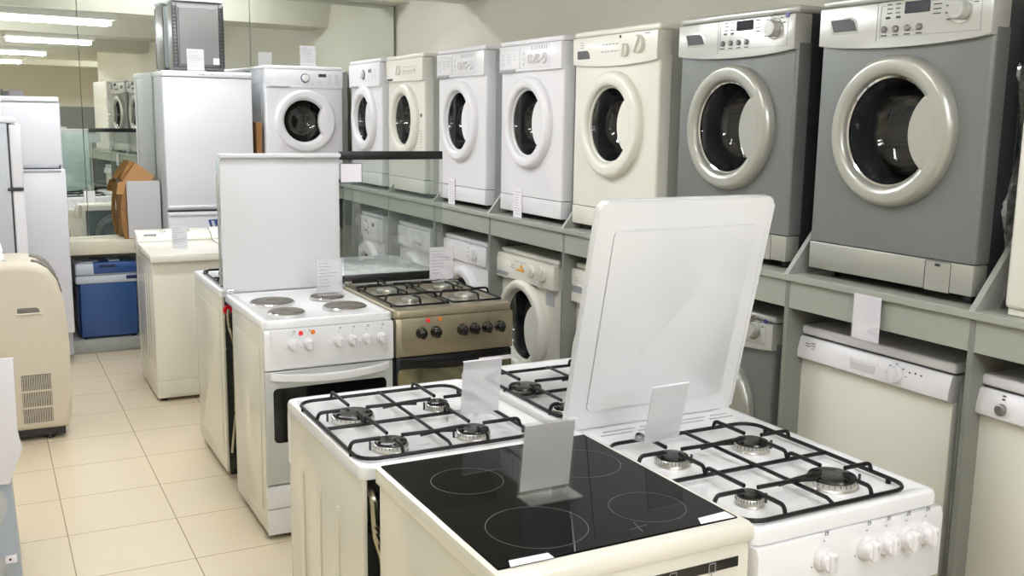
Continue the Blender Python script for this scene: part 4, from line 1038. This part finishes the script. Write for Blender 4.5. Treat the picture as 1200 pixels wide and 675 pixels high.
# fridge with its side to the camera
t = thing('fridge', 'white fridge at left edge seen from its grey side, door edge to the aisle', 'fridge', (-0.155, 5.78, 0))
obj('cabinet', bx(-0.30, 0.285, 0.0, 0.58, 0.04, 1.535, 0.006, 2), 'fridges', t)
obj('top_cover', bx(-0.305, 0.33, -0.006, 0.586, 1.535, 1.565, 0.008, 3), 'fridgew', t)
df = obj('freezer_door', bx(0.292, 0.348, 0.0, 0.58, 1.20, 1.53, 0.012, 3), 'fridgew', t)
dd = obj('fridge_door', bx(0.292, 0.348, 0.0, 0.58, 0.09, 1.192, 0.012, 3), 'fridgew', t)
obj('door_seal', bx(0.284, 0.293, 0.006, 0.574, 0.09, 1.53), 'ink', t)
b = B(); box(b, 0.27, 0.345, -0.008, 0.012, 1.19, 1.204, 0.002, 1); obj('door_hinge', b, 'ink', t)
b = B()
for x in (-0.25, 0.25):
    for y in (0.06, 0.52): obj('foot', solid(B(), [(0.02, 0.0), (0.02, 0.042)], (x, y, 0), 'z', 12), 'black', t)

# ------------------------------------------------------------------ portable air conditioner
t = thing('air_conditioner', 'beige portable air conditioner with curved top and dark louvres, left of the aisle', 'air conditioner', (0, 5.235, 0))
prof = [(-0.30, 0.055), (-0.30, 0.86), (-0.27, 0.885), (0.15, 0.885), (0.21, 0.874), (0.255, 0.845), (0.29, 0.79), (0.31, 0.71), (0.322, 0.60), (0.328, 0.45), (0.326, 0.25), (0.32, 0.10), (0.307, 0.055)]
n = 5; sm = []
b = B(); prism(b, prof, 'y', 0.0, 0.43, 0.04, 5); obj('housing', b, 'beige', t, 50)
b = B(); box(b, -0.28, 0.29, 0.03, 0.40, 0.02, 0.058)
obj('base', b, 'black', t)
b = B()
for x in (-0.22, 0.22):
    for y in (0.06, 0.36): obj('castor', solid(B(), [(0.022, 0.0), (0.022, 0.024)], (x, y, 0), 'z', 12), 'black', t)
# louvres: two dark strips let into the curved shoulder
arc = [(0.185, 0.882), (0.225, 0.867), (0.26, 0.838), (0.289, 0.79), (0.308, 0.72)]
for y0, y1 in ((0.05, 0.155), (0.215, 0.385)):
    b = B(); A = []
    for j, (x, z) in enumerate(arc):
        k = math.sin(PI*(0.12+0.76*j/4)); yc = (y0+y1)/2; hw = (y1-y0)/2*k
        A.append([b.verts.new((x+0.006, yc-hw, z+0.004)), b.verts.new((x+0.006, yc+hw, z+0.004)), b.verts.new((x-0.01, yc+hw, z-0.01)), b.verts.new((x-0.01, yc-hw, z-0.01))])
    for a, c in zip(A, A[1:]):
        for i in range(4): b.faces.new((a[i], a[(i+1) % 4], c[(i+1) % 4], c[i]))
    b.faces.new(A[0]); b.faces.new(A[-1]); lv = obj('louvre', b, 'louvre', t)
    sl = B()
    for j in range(1, 9):
        f = j/9*4; i = min(3, int(f)); u = f-i; x = arc[i][0]*(1-u)+arc[i+1][0]*u; z = arc[i][1]*(1-u)+arc[i+1][1]*u
        k = math.sin(PI*(0.12+0.76*f/4)); hw = (y1-y0)/2*k*0.9; tube(sl, [(x+0.007, (y0+y1)/2-hw, z+0.005), (x+0.007, (y0+y1)/2+hw, z+0.005)], 0.0018, 5)
    obj('slat', sl, 'louvre', lv)
b = B(); prism(b, rrect(0.108, 0.205, 0.642, 0.668, 0.012, 4, (0.02, 0.006, 0.006, 0.006)), 'y', -0.0015, 0.004, 0.001, 1); hr = obj('hand_recess', b, 'louvre', t)
b = B(); box(b, 0.10, 0.215, -0.004, 0.003, 0.632, 0.642, 0.002, 1); obj('hand_lip', b, 'beige', hr)
b = B(); x0, x1 = 0.105, 0.236
box(b, x0, x1, -0.001, 0.003, 0.098, 0.337); g = obj('vent_opening', b, 'dark', t)
b = B()
for k in range(17): x = x0+0.004+k*(x1-x0-0.008)/16; box(b, x-0.0018, x+0.0018, -0.005, 0.001, 0.10, 0.335)
for z in (0.174, 0.256): box(b, x0, x1, -0.006, 0.001, z-0.004, z+0.004)
obj('vent_grille', b, 'beige', t)
b = B()
for (x, y) in ((0.02, 0.09), (0.05, 0.22), (0.02, 0.30)): obj('button', solid(B(), [(0.006, 0.0), (0.006, 0.004)], (x, y, 0.884), 'z', 12), 'ink', t)

# ------------------------------------------------------------------ cool box
t = thing('cool_box', 'blue electric cool box with pale grey lid on the low plinth under the mirror ledge', 'cooler', (0.70, 7.115, 0.09))
obj('body', bx(-0.175, 0.185, 0.0, 0.33, 0.012, 0.385, 0.012, 3), 'blue', t)
b = B(); box(b, -0.193, -0.172, 0.05, 0.28, 0.03, 0.36, 0.006, 2); sp = obj('side_panel', b, 'bluedk', t)
b = B()
for k in range(9): box(b, -0.197, -0.19, 0.07+k*0.022, 0.08+k*0.022, 0.06, 0.32)
obj('side_vent', b, 'black', sp)
obj('rim', bx(-0.195, 0.19, -0.008, 0.335, 0.378, 0.43, 0.008, 2), 'coolgrey', t)
ld = obj('lid', bx(-0.195, 0.19, -0.008, 0.335, 0.432, 0.512, 0.016, 3), 'coolgrey', t)
obj('lid_stripe', bx(-0.085, 0.188, -0.011, 0.30, 0.440, 0.5155, 0.010, 2), 'blue', ld)
obj('lid_handle', bx(-0.045, 0.055, -0.016, 0.02, 0.485, 0.508, 0.005, 2), 'bluedk', ld)
b = B(); solid(b, [(0.05, 0.512), (0.047, 0.519)], (-0.10, 0.10, 0), 'z', 26, 1.3); obj('cup_holder', b, 'coolgrey', ld)
obj('lid_plug', bx(0.02, 0.09, 0.05, 0.22, 0.514, 0.525, 0.006, 2), 'coolgrey', ld)
obj('latch', bx(0.12, 0.19, -0.014, 0.0, 0.40, 0.425, 0.003, 1), 'bluedk', t)
b = B()
for x in (-0.15, 0.16):
    for y in (0.03, 0.3): obj('foot', solid(B(), [(0.015, 0.0), (0.015, 0.014)], (x, y, 0), 'z', 12), 'black', t)

# ------------------------------------------------------------------ cardboard boxes
t = thing('cardboard_box', 'open brown cardboard box with grey printed front on the ledge by the mirror', 'box', (0.95, 7.105, 0.757))
w, h, d = 0.225, 0.388, 0.125
obj('front_panel', bx(-w/2+0.012, w/2, 0.0, 0.006, 0.006, h, 0.001, 1), 'cardgrey', t)
b = B(); box(b, -w/2, -w/2+0.006, 0.004, d, 0.0, h-0.03); box(b, w/2-0.006, w/2, 0.006, d, 0, h); box(b, -w/2+0.006, w/2-0.006, d-0.006, d, 0, h); box(b, -w/2+0.006, w/2-0.006, 0.006, d-0.006, 0, 0.006)
obj('body', b, 'cardboard', t)
b = B()
for k in range(3):
    x = -w/2-0.008+k*0.008
    tube(b, fillet([(x, 0.003, 0.004), (x-0.014, 0.0, 0.07), (x-0.020, 0.0, 0.20), (x-0.006, 0.0, 0.30), (x-0.008, 0.0, 0.36)], 0.05, 5), 0.006, 6)
obj('torn_edge', b, 'cardboard', t)
def flap(name, pts, th, vec):
    b = B(); v0 = [b.verts.new(p) for p in pts]; b.faces.new(v0)
    r = bmesh.ops.extrude_face_region(b, geom=list(b.faces)); vv = [e for e in r['geom'] if isinstance(e, bmesh.types.BMVert)]
    bmesh.ops.translate(b, verts=vv, vec=Vector(vec)*th); return obj(name, b, 'cardboard', t)
flap('flap', [(-0.118, 0.045, h-0.004), (0.064, 0.03, h-0.006), (0.085, 0.05, h+0.03), (-0.027, 0.09, h+0.12)], 0.004, (0, 1, 0.2))
flap('flap', [(-0.135, 0.02, h+0.018), (-0.116, 0.045, h-0.002), (-0.030, 0.088, h+0.124), (-0.064, 0.07, h+0.133)], 0.004, (0.3, 1, 0))
flap('flap', [(-0.150, 0.0, h-0.005), (-0.098, -0.006, h+0.002), (-0.128, -0.03, h-0.088), (-0.168, -0.02, h-0.082)], 0.004, (0, 1, 0.1))
tag(obj('wooden_panel', bx(1.672, 1.712, 6.90, 7.30, 1.126, 1.545, 0.003, 1), 'wood'), 'brown wooden panel standing between the tall fridge and corner washer', 'panel')

# ------------------------------------------------------------------ near left appliance
t = thing('boxed_appliance', 'blue-grey appliance side at lower left edge, half under plastic film and white sheet', 'appliance', (-0.30, 3.30, 0), 0.0)
b = B(); prism(b, [(-0.28, 0.02), (0.337, 0.02), (0.312, 0.62), (-0.28, 0.62)], 'y', 0.15, 0.75, 0.004, 2); obj('cabinet', b, 'bluesheet', t)
b = B()
for x in (-0.25, 0.25):
    for y in (0.22, 0.68): obj('foot', solid(B(), [(0.02, 0.0), (0.02, 0.024)], (x, y, 0), 'z', 12), 'black', t)
b = B(); prism(b, [(-0.28, 0.50), (0.315, 0.42), (0.360, 0.535), (0.345, 0.60), (0.353, 0.832), (-0.28, 0.838)], 'y', 0.135, 0.149, 0.003, 2)
obj('white_cover', b, 'fridgew', t)
for (x, z, s_) in ((0.318, 0.455, 0.010), (0.305, 0.165, 0.018)):
    b = B(); box(b, x-s_, x+s_*0.9, 0.138, 0.152, z-s_*0.7, z+s_*0.7, 0.003, 2); cl = obj('transport_clip', b, 'card', t)
    b = B(); solid(b, [(s_*0.22, 0.1375), (s_*0.22, 0.139)], (x-s_*0.2, 0, z+s_*0.1), 'y', 10); obj('clip_screw', b, 'ink', cl)
fm = B(); grid = []
for j in range(25):
    row = []
    for i in range(9):
        u, v = i/8, j/24
        row.append(fm.verts.new((0.12+0.165*u+0.02*math.sin(9*v)*u, 0.136-0.02*abs(math.sin(8*u+6*v))-rnd.random()*0.006, 0.05+0.36*v)))
    grid.append(row)
for j in range(24):
    for i in range(8): fm.faces.new((grid[j][i], grid[j][i+1], grid[j+1][i+1], grid[j+1][i]))
obj('plastic_film', fm, 'film', t, 60)

# ------------------------------------------------------------------ price cards
def price_card(label, loc, rz, w, h, tilt=0.12, m='card', acrylic=True, lines=8, foot=0.05, group='price cards', linem='inkm', hang=False):
    """card in a clear L-shaped holder; front on -y, foot runs forward under it"""
    t = thing('price_card', label, 'price card', loc, rz, group)
    c, s_ = math.cos(tilt), math.sin(tilt)
    def lean(b):
        bmesh.ops.rotate(b, verts=b.verts, cent=(0, 0, 0), matrix=Matrix.Rotation(-tilt, 3, 'X')); return b
    b = bx(-w/2, w/2, 0.0, 0.0012, 0.006, h); sh = obj('sheet', lean(b), m, t)
    if lines:
        b = B(); yy = -0.0005
        for k in range(lines):
            z = h*0.88-k*h*0.72/max(1, lines-1)*0.9
            box(b, -w*0.42, -w*0.42+w*random.uniform(0.3, 0.8), yy-0.0003, yy+0.0006, z-h*0.008, z+h*0.008)
        obj('printed_lines', lean(b), linem, sh)
    if acrylic:
        b = B(); box(b, -w/2-0.004, w/2+0.004, -0.003, -0.0014, 0.002, h+0.004); lean(b)
        if foot: box(b, -w/2-0.004, w/2+0.004, -foot, 0.0, 0.0004, 0.0024)
        obj('holder', b, 'cloud', t)
    return t

ZH = 0.85
# L-shaped holder on the ceramic glass: back of the card to the camera
t = thing('price_card', 'grey-backed sign in a clear L-shaped stand on the black ceramic glass', 'price card', (0.937, 1.620, 0.87+0.0036), 0.0, 'price cards')
ang = 0.13
b = bx(-0.055, 0.055, -0.0008, 0.0008, 0.012, 0.150); bmesh.ops.rotate(b, verts=b.verts, cent=(0, 0, 0), matrix=Matrix.Rotation(ang, 3, 'X')); obj('sheet', b, 'greycard', t)
b = bx(-0.0585, 0.0585, -0.004, -0.0018, 0.0, 0.155); box(b, -0.0585, 0.0585, 0.0018, 0.0038, 0.0, 0.155); bmesh.ops.rotate(b, verts=b.verts, cent=(0, 0, 0), matrix=Matrix.Rotation(ang, 3, 'X'))
box(b, -0.0585, 0.0585, -0.052, 0.004, 0.0, 0.003); obj('holder', b, 'cloud', t)
# frosted holders on the two gas hobs
def frosted(label, loc, rz, w, h, lean):
    t = thing('price_card', label, 'price card', loc, rz, 'price cards')
    b = bx(-w/2, w/2, -0.0012, 0.0012, 0.0, h); bmesh.ops.rotate(b, verts=b.verts, cent=(0, 0, 0), matrix=Matrix.Rotation(lean, 3, 'X')); obj('sheet', b, 'frost', t)
    b = bx(-w/2, w/2, -0.002, 0.055, -0.002, 0.0008); obj('holder_foot', b, 'cloud', t)
    b = bx(-w/2-0.001, w/2+0.001, -0.0016, 0.0016, h-0.001, h+0.002); bmesh.ops.rotate(b, verts=b.verts, cent=(0, 0, 0), matrix=Matrix.Rotation(lean, 3, 'X')); obj('holder_edge', b, 'card', t)
frosted('clear frosted sign on the front gas cooker, leaning before the raised white lid', (1.332, 1.775, 0.8785), 0.03, 0.10, 0.140, 0.20)
frosted('clear frosted sign standing on the ribbed gas cooker, behind the grey-backed sign', (1.054, 2.15, 0.8785), 0.02, 0.105, 0.138, 0.12)
price_card('white card with printed lines on the electric cooker, before its upright white lid', (1.258, 4.0, ZH+0.0105), 0.0, 0.108, 0.148, 0.02)
price_card('white card with printed lines on the brown cooker before its glass lid', (1.768, 4.0, ZH+0.037), 0.0, 0.112, 0.148, 0.02)
price_card('white card standing on the ivory top-loading washer', (0.97, 5.85, 0.838), 0.0, 0.085, 0.135, 0.05)
price_card('white card standing on the tall fridge before the grey appliance', (1.287, 6.885, 1.8685), 0.0, 0.108, 0.142, 0.03)
price_card('white card standing on top of the corner washing machine', (2.043, 6.90, ZS+0.8005), 0.0, 0.108, 0.14, 0.03)
price_card('white card leaning on top of the beige air conditioner', (0.015, 5.36, 0.8855), 0.25, 0.10, 0.12, 0.35)
price_card('white card standing on the fridge at the left edge', (0.06, 5.9, 1.5655), 0.2, 0.11, 0.16, 0.3)

def hang_tag(label, loc, rz, w, h, lines, loop=False, m='card'):
    t = thing('price_card', label, 'price card', loc, rz, 'price cards')
    b = bx(-w/2, w/2, -0.0008, 0.0008, -h, 0.0); sh = obj('sheet', b, m, t)
    if lines:
        b = B()
        for k in range(lines):
            z = -h*0.12-k*h*0.75/lines; box(b, -w*0.36, -w*0.36+w*random.uniform(0.4, 0.72), -0.0014, -0.0006, z-0.0014, z+0.0014)
        obj('printed_lines', b, 'inkm', sh)
    return t
t = hang_tag('blank white card hanging from the shelf edge over the full-size dishwasher', (2.2388, 2.03, ZS-0.016), RF, 0.10, 0.132, 0)
b = bx(-0.052, 0.052, -0.003, -0.001, -0.135, 0.0); obj('holder', b, 'cloud', t)
hang_tag('narrow white tag on the base of the three-dial washer left of the big cream-white one', (2.2825, 4.26, 1.265), RF, 0.085, 0.155, 9)
hang_tag('narrow white tag on the base of the three-dial washer next to the creamy badged one', (2.2825, 5.03, 1.265), RF, 0.085, 0.155, 9)
t = hang_tag('dark-edged white card stuck to the upper left of the smoked glass lid', (1.440, 4.2432, 1.392), 0.0, 0.10, 0.085, 0)
b = B(); line_rect(b, -0.05, 0.05, -0.085, 0.0, -0.0008, 0.0022); obj('card_border', b, 'ink', t)

# ------------------------------------------------------------------ camera
cam = bpy.data.cameras.new('camera'); co = bpy.data.objects.new('camera', cam); COL.objects.link(co)
yaw, pitch, roll, f = 0.487597612, 0.168699063, 0.0149622603, 1172.11985
cy, sy = math.cos(yaw), math.sin(yaw)
fw = Vector((sy, cy, 0)); rt = Vector((cy, -sy, 0)); upv = Vector((0, 0, 1))
f2 = fw*math.cos(pitch)-upv*math.sin(pitch); u2 = upv*math.cos(pitch)+fw*math.sin(pitch)
r3 = rt*math.cos(roll)+u2*math.sin(roll); u3 = u2*math.cos(roll)-rt*math.sin(roll)
mw = Matrix(((r3.x, u3.x, -f2.x, 0), (r3.y, u3.y, -f2.y, 0), (r3.z, u3.z, -f2.z, 1.6), (0, 0, 0, 1)))
co.matrix_world = mw
cam.sensor_width = 36; cam.lens = f/1200*36; cam.clip_start = 0.05; cam.clip_end = 60
sc.camera = co

wd = bpy.data.worlds.new('world'); sc.world = wd; wd.use_nodes = True
wd.node_tree.nodes['Background'].inputs[0].default_value = (0.9, 0.95, 1, 1); wd.node_tree.nodes['Background'].inputs[1].default_value = 0.2
sc.cycles.max_bounces = 10; sc.cycles.diffuse_bounces = 5; sc.cycles.glossy_bounces = 5; sc.cycles.transparent_max_bounces = 16
sc.cycles.sample_clamp_indirect = 6.0
sc.cycles.use_denoising = True
sc.view_settings.view_transform = 'Standard'; sc.view_settings.look = 'None'; sc.view_settings.gamma = 1.0; sc.view_settings.use_curve_mapping = False
sc.view_settings.exposure = 0.16
